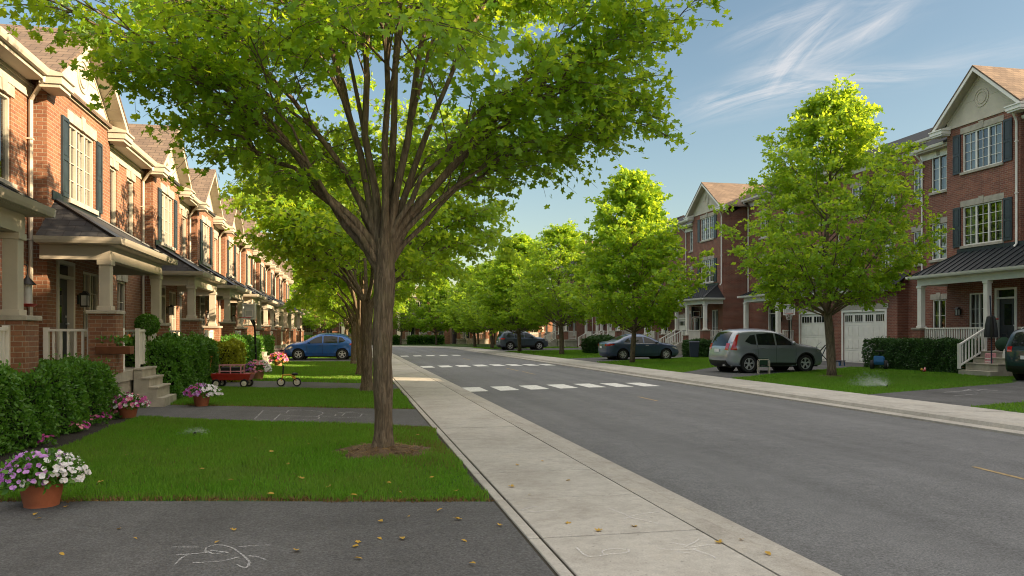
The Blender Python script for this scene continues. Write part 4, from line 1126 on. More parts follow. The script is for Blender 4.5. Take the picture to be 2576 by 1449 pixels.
TH = tall_house('three-storey gabled house behind the clipped hedge and the closed black parasol', 3.75, 8.4, 2.25, True); TH.location = (RX, 31.25, 0); TH.rotation_euler = (0, 0, PI)
GH1 = garage_house('three-storey brick house with a white garage door beside the clipped hedge', 8.0, 1.35, 4.75); GH1.location = (27.0, 39.3, 0); GH1.rotation_euler = (0, 0, PI)
GH2 = garage_house('three-storey brick house behind the silver car, with porch and white garage door', 10.2, 7.45, 9.9, 2.35, 7.0); GH2.location = (27.0, 49.55, 0); GH2.rotation_euler = (0, 0, PI)
TM = tall_house('three-storey gabled house rising between the two front young maples', 4.9, 7.4, 2.45); TM.location = (RX, 57.0, 0); TM.rotation_euler = (0, 0, PI)
GH3 = dup(GH2, 'three-storey brick house with a garage directly behind the grey saloon', (27.0, 67.3, 0), PI)
TM2 = dup(TM, 'three-storey gabled house with its porch behind the second young maple', (RX, 74.8, 0), PI)
GH4 = dup(GH2, 'three-storey house with porch columns directly behind the dark car', (27.0, 85.1, 0), PI)
TM3 = dup(TM, 'three-storey gabled house beyond the dark car, hidden by the maple crowns', (RX, 92.6, 0), PI)
GH5 = dup(GH2, 'three-storey garage house at the very end of the shaded row, glimpsed between trunks', (27.0, 102.9, 0), PI)
# the row carries on beside and behind the camera (it shades the street)
for lb, src, x, y in (('gabled three-storey house on the shaded row just beyond the picture edge', TM, RX, 22.8), ('lower gabled house on the shaded row beyond the picture edge', TM, RX, 15.35),
        ('flat-fronted three-storey house of the shaded row beside the viewpoint', GH2, 27.0, 7.9), ('gabled three-storey house of the shaded row behind the viewpoint', TM, RX, -2.35)):
    hh = dup(src, lb, (x, y, 0), PI)
    hh.scale = (1, 1, 1.34 if y < 10 else .85 if y < 16 else 1)
# no two households hang their curtains alike
rc = random.Random(4)
for hh in [o for o in COL.objects if o.parent is None and o.get('category') == 'house' and o not in (HA, TH)]:
    for wd in list(hh.children):
        for c in list(wd.children):
            if c.name.startswith('curtain'):
                q = rc.random()
                if q < .3: bpy.data.objects.remove(c)
                elif q < .55: mid = sum(v[1] for v in c.bound_box) / 8; c.scale = (1, 1, .62 + .3 * rc.random()); c.location.z = max(v[2] for v in c.bound_box) * (1 - c.scale[2])
# houses closing the view at the bend (front faces the viewer)
for i, (x, y, lb) in enumerate([(23.98, 113.5, 'end house at the bend behind the tree by the last garage house'), (15.5, 113.5, 'red brick end house at the bend between the tree trunks'), (7.5, 113.5, 'white-columned end house at the bend beside the leaning trunk'), (-.5, 113.5, 'white-columned end house at the bend behind the white railing'),
        (-8.5, 113.5, 'end house at the bend hidden behind the maple row'), (-16.5, 113.5, 'end house where the bent street leaves the view')]):
    dup(HB if i > 1 else HA, lb, (x, y, 0), -PI / 2, group='houses closing the view at the bend')
# ------------------------------------------------------------------ cars (local frame: +x forward, wheels on z=0)
def catmull(pts, step=.035):
    P = [np.array(p, float) for p in pts]; P = [2 * P[0] - P[1]] + P + [2 * P[-1] - P[-2]]; out = []
    for i in range(1, len(P) - 2):
        n = max(2, int(np.linalg.norm(P[i + 1] - P[i]) / step))
        for k in range(n):
            t = k / n; a, b, c, d = P[i - 1], P[i], P[i + 1], P[i + 2]
            out.append(.5 * (2 * b + (c - a) * t + (2 * a - 5 * b + 4 * c - d) * t ** 2 + (3 * b - 3 * c + d - a) * t ** 3))
    out.append(P[-2]); return np.array(out)
def densify(poly, step=.05):
    out = []; n = len(poly)
    for i in range(n):
        a, b = np.array(poly[i], float), np.array(poly[(i + 1) % n], float); k = max(1, int(np.linalg.norm(b - a) / step))
        out += [a + (b - a) * j / k for j in range(k)]
    return np.array(out)
def fill(poly, grid, extra=None):
    """triangulate a 2-D polygon with interior points"""
    lo, hi = poly.min(0), poly.max(0)
    gx, gy = np.meshgrid(np.arange(lo[0] + grid * .5, hi[0], grid), np.arange(lo[1] + grid * .5, hi[1], grid)); g = np.stack([gx.ravel(), gy.ravel()], 1)
    if extra is not None and len(extra): g = np.vstack([g, extra])
    g = g[in_poly(g, poly)]
    if len(g):
        d = np.sqrt(((g[:, None, :] - poly[None, :, :]) ** 2).sum(2)).min(1); g = g[d > .008]
    V = [Vector((float(a), float(b))) for a, b in np.vstack([poly, g])] if len(g) else [Vector((float(a), float(b))) for a, b in poly]
    n = len(poly); r = delaunay_2d_cdt(V, [(i, (i + 1) % n) for i in range(n)], [], 1, 1e-6)
    return np.array([tuple(v) for v in r[0]]), r[2]

def make_car(name, label, spec, paint, loc, rz, group='parked cars'):
    root = thing(name, label, 'car', loc, rz, group)
    Lc, W, H, zb = spec['L'], spec['W'] / 2, spec['H'], spec['belt']; wr = spec['wr']; wx = spec['wx']
    top = catmull(spec['top'])
    sill = spec.get('sill', .26); ar = wr + .055
    def arch(cx): return [(cx + ar * math.cos(t), max(sill, wr + ar * math.sin(t))) for t in np.linspace(-.25, PI + .25, 17)]
    bottom = [(Lc - .16, sill)] + arch(wx[1]) + [((wx[0] + wx[1]) / 2, sill)] + arch(wx[0]) + [(.16, sill)]
    poly = np.vstack([top, densify(bottom + [tuple(top[0])], .06)[:-1][:]]) if False else np.vstack([top, np.array(bottom)])
    # inner rings that carry the rounded shoulder
    tang = np.gradient(top, axis=0); nrm = np.stack([tang[:, 1], -tang[:, 0]], 1); nrm /= np.maximum(np.linalg.norm(nrm, axis=1, keepdims=True), 1e-9)
    rings = np.vstack([top[::2] + nrm[::2] * q for q in (.018, .045, .085)])
    rr = .095
    def side(p):
        x, z = p[:, 0], p[:, 1]; y = np.full(len(p), W)
        t = np.clip((z - zb) / (H - zb), 0, 1.2); y = y - spec.get('tum', .20) * t ** 1.15
        y = y - .07 * np.clip((.52 - z) / .3, 0, 1) ** 2 + .012 * np.exp(-((z - zb + .09) / .07) ** 2) - .012 * np.exp(-((z - .52) / .08) ** 2)
        y = y - .20 * np.clip((.55 - x) / .55, 0, 1) ** 2.2 - .26 * np.clip((x - (Lc - .75)) / .75, 0, 1) ** 2.2
        for cx in wx:
            d = np.hypot(x - cx, z - wr); y = y + .022 * np.exp(-((d - ar - .02) / .06) ** 2)
        d = np.sqrt(((p[:, None, :] - top[None, :, :]) ** 2).sum(2)).min(1); q = np.clip(1 - d / rr, 0, 1)
        return y - rr * .9 * (1 - np.sqrt(np.clip(1 - q ** 2, 0, 1)))
    def patch(mb, pl, off, grid=.07, both=True):
        pl = densify(pl, .05); V, F = fill(pl, grid); y = side(V) + off
        for s in ((1, -1) if both is True else (both,)): mb.add([(a, s * b, c) for (a, c), b in zip(V, y)], [tuple(f) if s < 0 else tuple(reversed(f)) for f in F])
    body = MB()
    V, F = fill(poly, .085, rings); y = side(V)
    for s in (1, -1): body.add([(a, s * b, c) for (a, c), b in zip(V, y)], [tuple(f) for f in F])
    ye = side(top); m = 12
    arc = np.concatenate([[0], np.cumsum(np.linalg.norm(np.diff(top, axis=0), axis=1))])
    def loft_pt(i, t, off):
        hw = ye[i]; endk = 1.0
        bl = (.05 + .03 * min(1, abs(nrm[i][1]))) * (1 - abs(t) ** 2.4) + off
        o = -nrm[i] * bl
        return (top[i][0] + o[0], hw * t, top[i][1] + o[1])
    o = len(body.v)
    for i in range(len(top)):
        for k in range(m + 1): body.v.append(loft_pt(i, -1 + 2 * k / m, 0))
    for i in range(len(top) - 1):
        for k in range(m): a = o + i * (m + 1) + k; body.f.append((a, a + 1, a + m + 2, a + m + 1))
    import bmesh
    bo = body.build('body', MT_P[paint], root, smooth=True, sharp=38)
    bm = bmesh.new(); bm.from_mesh(bo.data); bmesh.ops.remove_doubles(bm, verts=bm.verts[:], dist=.004); bmesh.ops.recalc_face_normals(bm, faces=bm.faces[:]); bm.to_mesh(bo.data); bm.free(); bo.data.shade_smooth(); bo.data.set_sharp_from_angle(angle=R(42))
    def near(p): return int(np.argmin(((top - np.array(p)) ** 2).sum(1)))
    def loft_patch(nm, p0, p1, t0, t1, off, mat, parent=root, n=8):
        i0, i1 = sorted((near(p0), near(p1))); mb = MB(); ids = list(range(i0, i1 + 1))
        for i in ids:
            for k in range(n + 1): mb.v.append(loft_pt(i, t0 + (t1 - t0) * k / n, off))
        for a in range(len(ids) - 1):
            for k in range(n): q = a * (n + 1) + k; mb.f.append((q, q + 1, q + n + 2, q + n + 1))
        return mb.build(nm, MT[mat], parent, smooth=True, sharp=60)
    # glass
    for w in spec['side_glass']:
        for s in (1, -1): mb = MB(); patch(mb, w, .007, both=s); mb.build('side_window', MT['car_glass'], root, smooth=True)
    loft_patch('windscreen', *spec['screen'], -.86, .86, .006, 'car_glass'); loft_patch('rear_window', *spec['rear_glass'], -.80, .80, .006, 'car_glass')
    # trim line round the glass
    if spec.get('chrome'):
        for s in (1, -1): mb = MB(); patch(mb, spec['chrome'], .010, .05, s); mb.build('window_trim', MT['steel'], root, smooth=True)
    # cladding
    for cx, sd in ([(c, s) for c in wx for s in (1, -1)] if spec.get('clad') else []):
        cl = MB()
        t = np.linspace(-.05, PI + .05, 19); pl = [(cx + (ar + .045) * math.cos(a), max(sill, wr + (ar + .045) * math.sin(a))) for a in t] + [(cx + (ar - .002) * math.cos(a), max(sill, wr + (ar - .002) * math.sin(a))) for a in t[::-1]]
        patch(cl, pl, .008, .2, sd); cl.build('arch_cladding', MT['black'], root, smooth=True)
    if spec.get('clad'):
        for sd in (1, -1):
            cl = MB(); patch(cl, [(wx[0] + ar + .05, sill + .005), (wx[1] - ar - .05, sill + .005), (wx[1] - ar - .05, sill + .12), (wx[0] + ar + .05, sill + .12)], .010, .2, sd); cl.build('sill_cladding', MT['black'], root, smooth=True)
        loft_patch('rear_bumper', spec['top'][0], (.03, .50), -1, 1, .010, 'black'); loft_patch('front_bumper', spec['top'][-1], (Lc - .02, .46), -1, 1, .010, 'black')
    # lamps
    for s in (1, -1): mb = MB(); patch(mb, spec['tail'], .010, .05, s); mb.build('taillight', MT['red_light'], root, smooth=True)
    if 'tail_loft' in spec:
        for s in (-1, 1): loft_patch('taillight', *spec['tail_loft'], s * .72, s * .995, .010, 'red_light')
    for s in (1, -1): mb = MB(); patch(mb, spec['head'], .010, .05, s); mb.build('headlight', MT['lamp_clear'], root, smooth=True)
    for s in (-1, 1): loft_patch('headlight', *spec['head_loft'], s * .60, s * .99, .008, 'lamp_clear')
    loft_patch('grille', (Lc, .44), spec['head_loft'][1], -.5, .5, .008, 'black')
    mb = MB(); i = near(spec['plate']); p = loft_pt(i, 0, .02); mb.box(p[0] - .012, p[0] + .012, -.16, .16, p[2] - .06, p[2] + .06); mb.build('number_plate', MT['plate'], root)
    # doors: shut lines and handles
    for pl, s in [(q, s) for q in spec['seams'] for s in (1, -1)]:
        sl = MB()
        for a, b in zip(pl, pl[1:]):
            a, b = np.array(a, float), np.array(b, float); d = (b - a) / np.linalg.norm(b - a); nn = np.array([-d[1], d[0]]) * .0055
            k = max(2, int(np.linalg.norm(b - a) / .06)); pts = [a + (b - a) * j / k for j in range(k + 1)]
            for q0, q1 in zip(pts, pts[1:]):
                qq = np.array([q0 - nn, q0 + nn, q1 + nn, q1 - nn]); yy = side(qq) + .003
                sl.add([(c[0], s * e, c[1]) for c, e in zip(qq, yy)], [(0, 1, 2, 3)])
        sl.build('door_seam', MT['black'], root)
    for hx, hz in spec['handles']:
        for s in (1, -1):
            yv = float(side(np.array([[hx, hz]]))[0]); MB().box(hx - .10, hx + .10, s * (yv + .005), s * (yv + .035), hz - .018, hz + .018).build('door_handle', MT_P[paint] if not spec.get('chrome') else MT['steel'], root, bevel=.01)
    mx, mz = spec['mirror']
    for s in (1, -1):
        yv = float(side(np.array([[mx, mz]]))[0]); mb = MB(); mb.ball((mx, s * (yv + .13), mz + .04), .13, 10, 6, (.55, .85, .62)); mb.bar((mx + .03, s * (yv - .02), mz - .02), (mx, s * (yv + .06), mz + .01), .05, .04); mb.build('mirror', MT_P[paint], root, smooth=True)
    # wheels
    for cx in wx:
        for s in (1, -1):
            yo = s * (W - .10); c = (cx, yo, wr); sg = s
            t = MB(); pr = [(wr * .66, -.09), (wr * .92, -.10), (wr * .985, -.075), (wr, -.03), (wr, .03), (wr * .985, .075), (wr * .92, .10), (wr * .66, .09)]
            t.lathe(pr, 32, c, 'y', cap=False); wo = t.build('wheel', MT['rubber'], root, smooth=True, sharp=50)
            rm = MB(); ring = [(wr * .67, sg * .02), (wr * .67, sg * .085), (wr * .61, sg * .088), (wr * .58, sg * .03)]; rm.lathe(ring, 32, c, 'y', cap=False)
            rm.lathe([(.001, sg * .075), (.065, sg * .072), (.075, sg * .03)], 14, c, 'y', cap=False)
            ns = spec.get('spokes', 5)
            for k in range(ns):
                a = 2 * PI * k / ns + .3
                for da in ((-.16, .16) if ns == 5 else (0,)):
                    p0 = Vector((cx + .05 * math.cos(a), yo + sg * .058, wr + .05 * math.sin(a))); p1 = Vector((cx + wr * .63 * math.cos(a + da), yo + sg * .072, wr + wr * .63 * math.sin(a + da))); rm.bar(p0, p1, .034 if ns == 5 else .040, .026, (0, 1, 0))
            rm.build('rim', MT['steel'], wo, smooth=True)
            MB().lathe([(.001, 0), (wr * .66, 0)], 24, (cx, yo, wr), 'y', cap=False).build('spoke_backing', MT['black'], wo)  # black disc standing in for the shade behind the spokes
    ub = MB(); ub.box(.25, Lc - .25, -W + .28, W - .28, sill - .06, .62)
    for cx in wx:
        for s in (1, -1): ub.lathe([(.02, s * (W - .26)), (ar + .03, s * (W - .26)), (ar + .03, s * (W - .07))], 20, (cx, 0, wr), 'y', cap=False)
    ub.build('underbody', MT['black'], root)
    if spec.get('rails'):
        for s in (1, -1):
            mb = MB(); pts = [(x, s * (W - .30), z) for x, z in spec['rails']]; mb.tube(pts, .018, 6)
            mb.build('roof_rail', MT[spec.get('rail_mat', 'black')], root, smooth=True)
    fin = MB(); fx, fz = spec['fin']; fin.prism([(fx - .1, fz), (fx + .1, fz), (fx - .07, fz + .07)], 'y', -.02, .02); fin.build('antenna', MT_P[paint], root)
    if 'exhaust' in spec: MB().lathe([(.035, -.02), (.035, .12)], 10, (0, -.45, .30), 'x').build('exhaust', MT['steel'], root)
    return root

MT_P = {'silver': paint_mat('silver_car_paint', (.30, .335, .39), .5, .28), 'slate': paint_mat('slate_car_paint', (.055, .095, .185), .5), 'azure': paint_mat('azure_car_paint', (.009, .105, .40), .35),
        'dusk': paint_mat('dusk_car_paint', (.06, .085, .125), .5), 'teal': paint_mat('teal_car_paint', (.012, .045, .065), .5)}
SUV = dict(L=4.53, W=1.84, H=1.68, belt=1.05, wr=.355, wx=(.88, 3.50), tum=.21, sill=.27,
    top=[(.16, .29), (.045, .40), (.0, .58), (.035, .80), (.09, 1.02), (.19, 1.28), (.34, 1.52), (.50, 1.625), (.9, 1.675), (1.5, 1.69), (2.0, 1.665), (2.36, 1.59), (2.76, 1.395), (3.16, 1.155), (3.36, 1.10), (3.90, 1.03), (4.26, .93), (4.45, .76), (4.53, .53), (4.49, .38), (4.38, .28)],
    side_glass=[[(.70, 1.25), (.98, 1.13), (1.20, 1.12), (1.20, 1.52), (.98, 1.49)], [(1.27, 1.115), (2.06, 1.09), (2.06, 1.57), (1.75, 1.575), (1.27, 1.53)], [(2.14, 1.09), (2.98, 1.09), (2.78, 1.25), (2.50, 1.45), (2.32, 1.53), (2.14, 1.565)]],
    screen=((2.42, 1.57), (3.12, 1.175)), rear_glass=((.10, 1.06), (.40, 1.57)), tail=[(.10, .92), (.33, .90), (.30, 1.05), (.42, 1.40), (.50, 1.54), (.38, 1.50), (.22, 1.24), (.14, 1.05)], tail_loft=((.06, .90), (.14, 1.16)),
    head=[(4.02, .94), (4.30, .85), (4.43, .72), (4.26, .74), (3.96, .86)], head_loft=((4.28, .91), (4.47, .72)), plate=(.06, .86), clad=True,
    seams=[[(1.235, 1.10), (1.30, .70), (1.30, .42)], [(2.10, 1.08), (2.14, .36)], [(3.02, 1.06), (3.04, .70), (3.02, .40)], [(1.30, .42), (3.02, .38)]], handles=[(1.46, .98), (2.32, .97)], mirror=(2.84, 1.13), spokes=5, fin=(.62, 1.69), exhaust=1)
SAL = dict(L=4.72, W=1.83, H=1.45, belt=.94, wr=.325, wx=(.98, 3.74), tum=.22, sill=.21,
    top=[(.16, .24), (.04, .38), (.0, .58), (.03, .80), (.07, .96), (.20, 1.01), (.55, 1.055), (.86, 1.16), (1.25, 1.345), (1.65, 1.44), (2.05, 1.46), (2.45, 1.435), (2.85, 1.315), (3.48, 1.015), (3.66, .965), (4.15, .88), (4.48, .76), (4.66, .60), (4.72, .44), (4.66, .30), (4.52, .21)],
    side_glass=[[(1.06, 1.06), (1.42, 1.0), (1.42, 1.29), (1.30, 1.255)], [(1.48, .99), (2.26, .965), (2.26, 1.355), (1.85, 1.365), (1.48, 1.305)], [(2.34, .965), (3.26, .955), (3.02, 1.09), (2.72, 1.25), (2.48, 1.335), (2.34, 1.355)]],
    screen=((2.86, 1.31), (3.44, 1.035)), rear_glass=((.80, 1.13), (1.50, 1.41)), tail=[(.03, .80), (.42, .88), (.46, .93), (.20, .97), (.06, .94)], tail_loft=((.03, .80), (.07, .94)),
    head=[(4.16, .80), (4.52, .68), (4.62, .58), (4.45, .60), (4.12, .72)], head_loft=((4.40, .80), (4.62, .65)), plate=(.02, .72), chrome=[(1.02, .985), (3.28, .935), (3.28, .95), (1.02, 1.003)],
    seams=[[(1.45, .98), (1.42, .75), (1.50, .40)], [(2.30, .95), (2.32, .32)], [(3.30, .92), (3.26, .60), (3.24, .36)], [(1.50, .34), (3.24, .34)]], handles=[(1.60, .86), (2.50, .855)], mirror=(3.10, 1.0), spokes=9, fin=(1.5, 1.43))
HAT = dict(L=4.25, W=1.78, H=1.50, belt=.96, wr=.325, wx=(.80, 3.36), tum=.22, sill=.22,
    top=[(.15, .26), (.03, .40), (.0, .60), (.03, .82), (.10, .98), (.26, 1.16), (.52, 1.36), (.80, 1.46), (1.3, 1.51), (1.75, 1.515), (2.15, 1.475), (2.6, 1.31), (3.05, 1.08), (3.25, 1.01), (3.72, .92), (4.02, .79), (4.18, .62), (4.25, .45), (4.19, .32), (4.05, .23)],
    side_glass=[[(.62, 1.14), (.78, 1.05), (1.02, 1.02), (1.02, 1.37), (.80, 1.32)], [(1.07, 1.015), (1.90, .99), (1.90, 1.42), (1.45, 1.42), (1.07, 1.38)], [(1.97, .985), (2.88, .975), (2.70, 1.12), (2.35, 1.32), (2.12, 1.40), (1.97, 1.415)]],
    screen=((2.30, 1.43), (3.02, 1.10)), rear_glass=((.13, 1.02), (.58, 1.39)), tail=[(.06, .82), (.36, .88), (.38, .95), (.20, 1.02), (.10, .97)], tail_loft=((.03, .82), (.10, .97)),
    head=[(3.74, .82), (4.06, .70), (4.14, .60), (3.96, .62), (3.68, .74)], head_loft=((3.95, .84), (4.17, .64)), plate=(.02, .72),
    seams=[[(1.05, 1.0), (1.04, .74), (1.12, .42)], [(1.935, .98), (1.95, .34)], [(2.92, .95), (2.86, .60), (2.84, .38)], [(1.12, .36), (2.84, .36)]], handles=[(1.20, .88), (2.10, .875)], mirror=(2.74, 1.02), spokes=5, fin=(.9, 1.47))
BIG = dict(L=4.80, W=1.92, H=1.74, belt=1.08, wr=.375, wx=(.95, 3.80), tum=.19, sill=.29,
    top=[(.14, .31), (.04, .44), (.0, .64), (.02, .92), (.06, 1.10), (.18, 1.36), (.33, 1.60), (.55, 1.705), (1.1, 1.75), (1.8, 1.755), (2.4, 1.72), (2.75, 1.62), (3.10, 1.44), (3.52, 1.18), (3.75, 1.13), (4.3, 1.06), (4.62, .95), (4.76, .78), (4.80, .58), (4.75, .42), (4.62, .30)],
    side_glass=[[(.55, 1.22), (.62, 1.16), (1.30, 1.15), (1.30, 1.60), (.78, 1.57)], [(1.38, 1.15), (2.28, 1.14), (2.28, 1.62), (1.38, 1.61)], [(2.36, 1.135), (3.34, 1.13), (3.05, 1.35), (2.80, 1.52), (2.58, 1.60), (2.36, 1.62)]],
    screen=((2.78, 1.61), (3.48, 1.20)), rear_glass=((.07, 1.13), (.31, 1.56)), tail=[(.05, .98), (.40, 1.0), (.42, 1.10), (.10, 1.14)], tail_loft=((.03, .96), (.07, 1.12)),
    head=[(4.30, .98), (4.62, .90), (4.70, .78), (4.40, .84)], head_loft=((4.58, .97), (4.76, .78)), plate=(.01, .78), clad=True, rails=[(.62, 1.72), (.72, 1.775), (2.3, 1.785), (2.5, 1.715)], rail_mat='steel',
    seams=[[(1.34, 1.14), (1.36, .80), (1.46, .46)], [(2.32, 1.13), (2.34, .42)], [(3.38, 1.11), (3.30, .70), (3.28, .44)], [(1.46, .44), (3.28, .42)]], handles=[(1.55, 1.02), (2.52, 1.01)], mirror=(3.16, 1.16), spokes=5, fin=(.75, 1.75))
def park(u, v, wx, side_sign, W, hd):
    """root position so that the near rear wheel meets the ground at pixel (u, v)"""
    p = at(u, v); f = Vector((math.cos(hd), math.sin(hd), 0)); lft = Vector((-f.y, f.x, 0))
    return p - f * wx - lft * side_sign * (W / 2 - .1)
hd = R(5)
p = park(1882, 939.5, SUV['wx'][0], -1, SUV['W'], hd); p.z = .022
CAR1 = make_car('parked_suv', 'silver compact crossover parked in the driveway beside the front young maple', SUV, 'silver', p, hd)
p = park(1566, 906.5, SAL['wx'][0], -1, SAL['W'], R(3)); p.z = .022
CAR2 = make_car('parked_saloon', 'slate-blue saloon parked behind the thin maple trunk', SAL, 'slate', p, R(3))
p = park(1283, 881, BIG['wx'][0], -1, BIG['W'], R(4)); p.z = .022
CAR3 = make_car('parked_suv', 'dark grey-blue estate car with roof rails parked farthest down the street', BIG, 'dusk', p, R(4))
hdb = PI + R(-4)
p = park(861, 905, HAT['wx'][0], 1, HAT['W'], hdb); p.z = .006
CAR4 = make_car('parked_hatchback', 'bright blue hatchback parked on the driveway behind the maple trunks, nose to the houses', HAT, 'azure', p, hdb)
CAR5 = make_car('parked_suv', 'dark teal car cut by the picture edge, only its rear in view', BIG, 'teal', (21.4, 21.2, .022), R(8))
# ------------------------------------------------------------------ plants
rp = np.random.RandomState(5)
def hedge(name, label, cat, x0, x1, y0, y1, z1, dens, size, mat, z0=0.0, rot=0, group=None, wob=.10, rnd=.18):
    """clipped hedge: leafy shell round a dark twiggy core"""
    cx, cy = (x0 + x1) / 2, (y0 + y1) / 2; hx, hy = (x1 - x0) / 2, (y1 - y0) / 2; h = z1 - z0
    root = thing(name, label, cat, (cx, cy, z0), rot, group)
    faces = [('t', 4 * hx * hy), ('x+', 2 * hy * h), ('x-', 2 * hy * h), ('y+', 2 * hx * h), ('y-', 2 * hx * h)]
    P, Nn = [], []
    for f, a in faces:
        n = int(a * dens); u = rp.rand(n) * 2 - 1; v = rp.rand(n)
        if f == 't': p = np.stack([u * hx, (v * 2 - 1) * hy, np.full(n, h)], 1); q = np.tile([0, 0, 1.], (n, 1))
        elif f[0] == 'x': s = 1 if f[1] == '+' else -1; p = np.stack([np.full(n, s * hx), u * hy, v * h], 1); q = np.tile([s, 0, 0.], (n, 1))
        else: s = 1 if f[1] == '+' else -1; p = np.stack([u * hx, np.full(n, s * hy), v * h], 1); q = np.tile([0, s, 0.], (n, 1))
        P.append(p); Nn.append(q)
    P = np.vstack(P); Nn = np.vstack(Nn)
    # round the shoulders, swell and dimple the surface
    inner = np.stack([np.clip(P[:, 0], -hx + rnd, hx - rnd), np.clip(P[:, 1], -hy + rnd, hy - rnd), np.clip(P[:, 2], 0, h - rnd)], 1)
    d = P - inner; L_ = np.linalg.norm(d, axis=1, keepdims=True); Nn = np.where(L_ > 1e-6, d / np.maximum(L_, 1e-6), Nn); P = inner + Nn * np.minimum(L_, rnd)
    w = wob * (np.sin(P[:, 0] * 4.1 + P[:, 2] * 3 + cx) * np.sin(P[:, 1] * 3.3 + 1) * .6 + np.sin(P[:, 1] * 7.7 + P[:, 2] * 6) * .35 + np.sin(P[:, 0] * 9 + P[:, 1] * 2) * .25)
    P = P + Nn * (w - .04 - .10 * rp.rand(len(P)) ** 2)[:, None]
    sh = rp.rand(len(P)) < .03; P[sh] += Nn[sh] * (.05 + .10 * rp.rand(sh.sum()))[:, None]
    P[:, 2] = np.maximum(P[:, 2], .03)
    tip = rp.randn(len(P), 3) * .8 + Nn * .5 + np.array([0, 0, .5]); nr = Nn + rp.randn(len(P), 3) * .45
    scatter('foliage', P, tip, nr, size * (.6 + .8 * rp.rand(len(P))), OVAL_S, MT[mat], root)
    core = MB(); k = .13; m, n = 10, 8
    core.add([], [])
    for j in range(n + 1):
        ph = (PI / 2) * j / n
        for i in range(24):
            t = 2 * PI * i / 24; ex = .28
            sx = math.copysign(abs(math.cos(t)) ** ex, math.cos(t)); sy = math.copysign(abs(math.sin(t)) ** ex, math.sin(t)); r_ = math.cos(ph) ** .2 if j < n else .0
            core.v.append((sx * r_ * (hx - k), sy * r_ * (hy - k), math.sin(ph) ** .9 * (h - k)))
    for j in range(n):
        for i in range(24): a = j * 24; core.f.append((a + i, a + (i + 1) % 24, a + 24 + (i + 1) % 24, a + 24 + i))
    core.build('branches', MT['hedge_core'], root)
    return root
G_H = 'clipped hedges before the porches'
hedge('clipped_hedge', 'large leafy hedge bordering the flower bed, cut by the picture edge', 'hedge', -6.0, -4.35, 9.4, 15.9, 1.08, 1900, .062, 'hedge', group=G_H, wob=.13)
hedge('clipped_hedge', 'big round-topped hedge between the porch steps and the red wagon', 'hedge', -5.95, -4.02, 19.75, 25.0, 1.44, 1500, .070, 'hedge', group=G_H, wob=.14, rnd=.32)
hedge('golden_shrub', 'bright yellow-green shrub catching the sun behind the red wagon', 'shrub', -4.55, -3.55, 26.4, 27.9, 1.30, 1300, .075, 'hedge_y', wob=.12, rnd=.30)
hedge('clipped_hedge', 'dark hedge behind the pink flower pot and the golden shrub', 'hedge', -5.75, -4.05, 29.0, 36.5, 1.40, 750, .095, 'hedge', group=G_H, wob=.14, rnd=.28)
hedge('clipped_hedge', 'hedge just beyond the long dark hedge, beside the blue car bonnet', 'hedge', -5.85, -4.4, 37.6, 46, 1.35, 420, .12, 'hedge', group=G_H, wob=.14)
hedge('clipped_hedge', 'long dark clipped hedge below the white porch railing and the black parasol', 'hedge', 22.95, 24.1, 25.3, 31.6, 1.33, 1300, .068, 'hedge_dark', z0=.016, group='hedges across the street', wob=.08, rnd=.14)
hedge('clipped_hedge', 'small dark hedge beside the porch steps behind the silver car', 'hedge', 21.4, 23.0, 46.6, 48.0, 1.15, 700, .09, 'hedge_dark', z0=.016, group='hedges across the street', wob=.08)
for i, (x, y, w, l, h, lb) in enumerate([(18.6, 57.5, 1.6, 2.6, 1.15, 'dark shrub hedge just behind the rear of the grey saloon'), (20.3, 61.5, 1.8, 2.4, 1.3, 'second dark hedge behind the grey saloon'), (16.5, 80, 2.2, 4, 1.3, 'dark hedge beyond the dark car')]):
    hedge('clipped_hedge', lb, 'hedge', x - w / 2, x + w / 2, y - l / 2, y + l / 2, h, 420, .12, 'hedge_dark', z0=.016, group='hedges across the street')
for i, (x0, x1, lb) in enumerate([(2.2, 6.6, 'low hedge before the white-columned end house'), (7.6, 12.6, 'low hedge before the red brick end house'), (-8, -.8, 'low hedge past the white railing at the bend')]):
    hedge('low_hedge', lb, 'hedge', x0, x1, 107.6, 108.8, 1.2, 260, .17, 'hedge', group='low hedges at the bend')

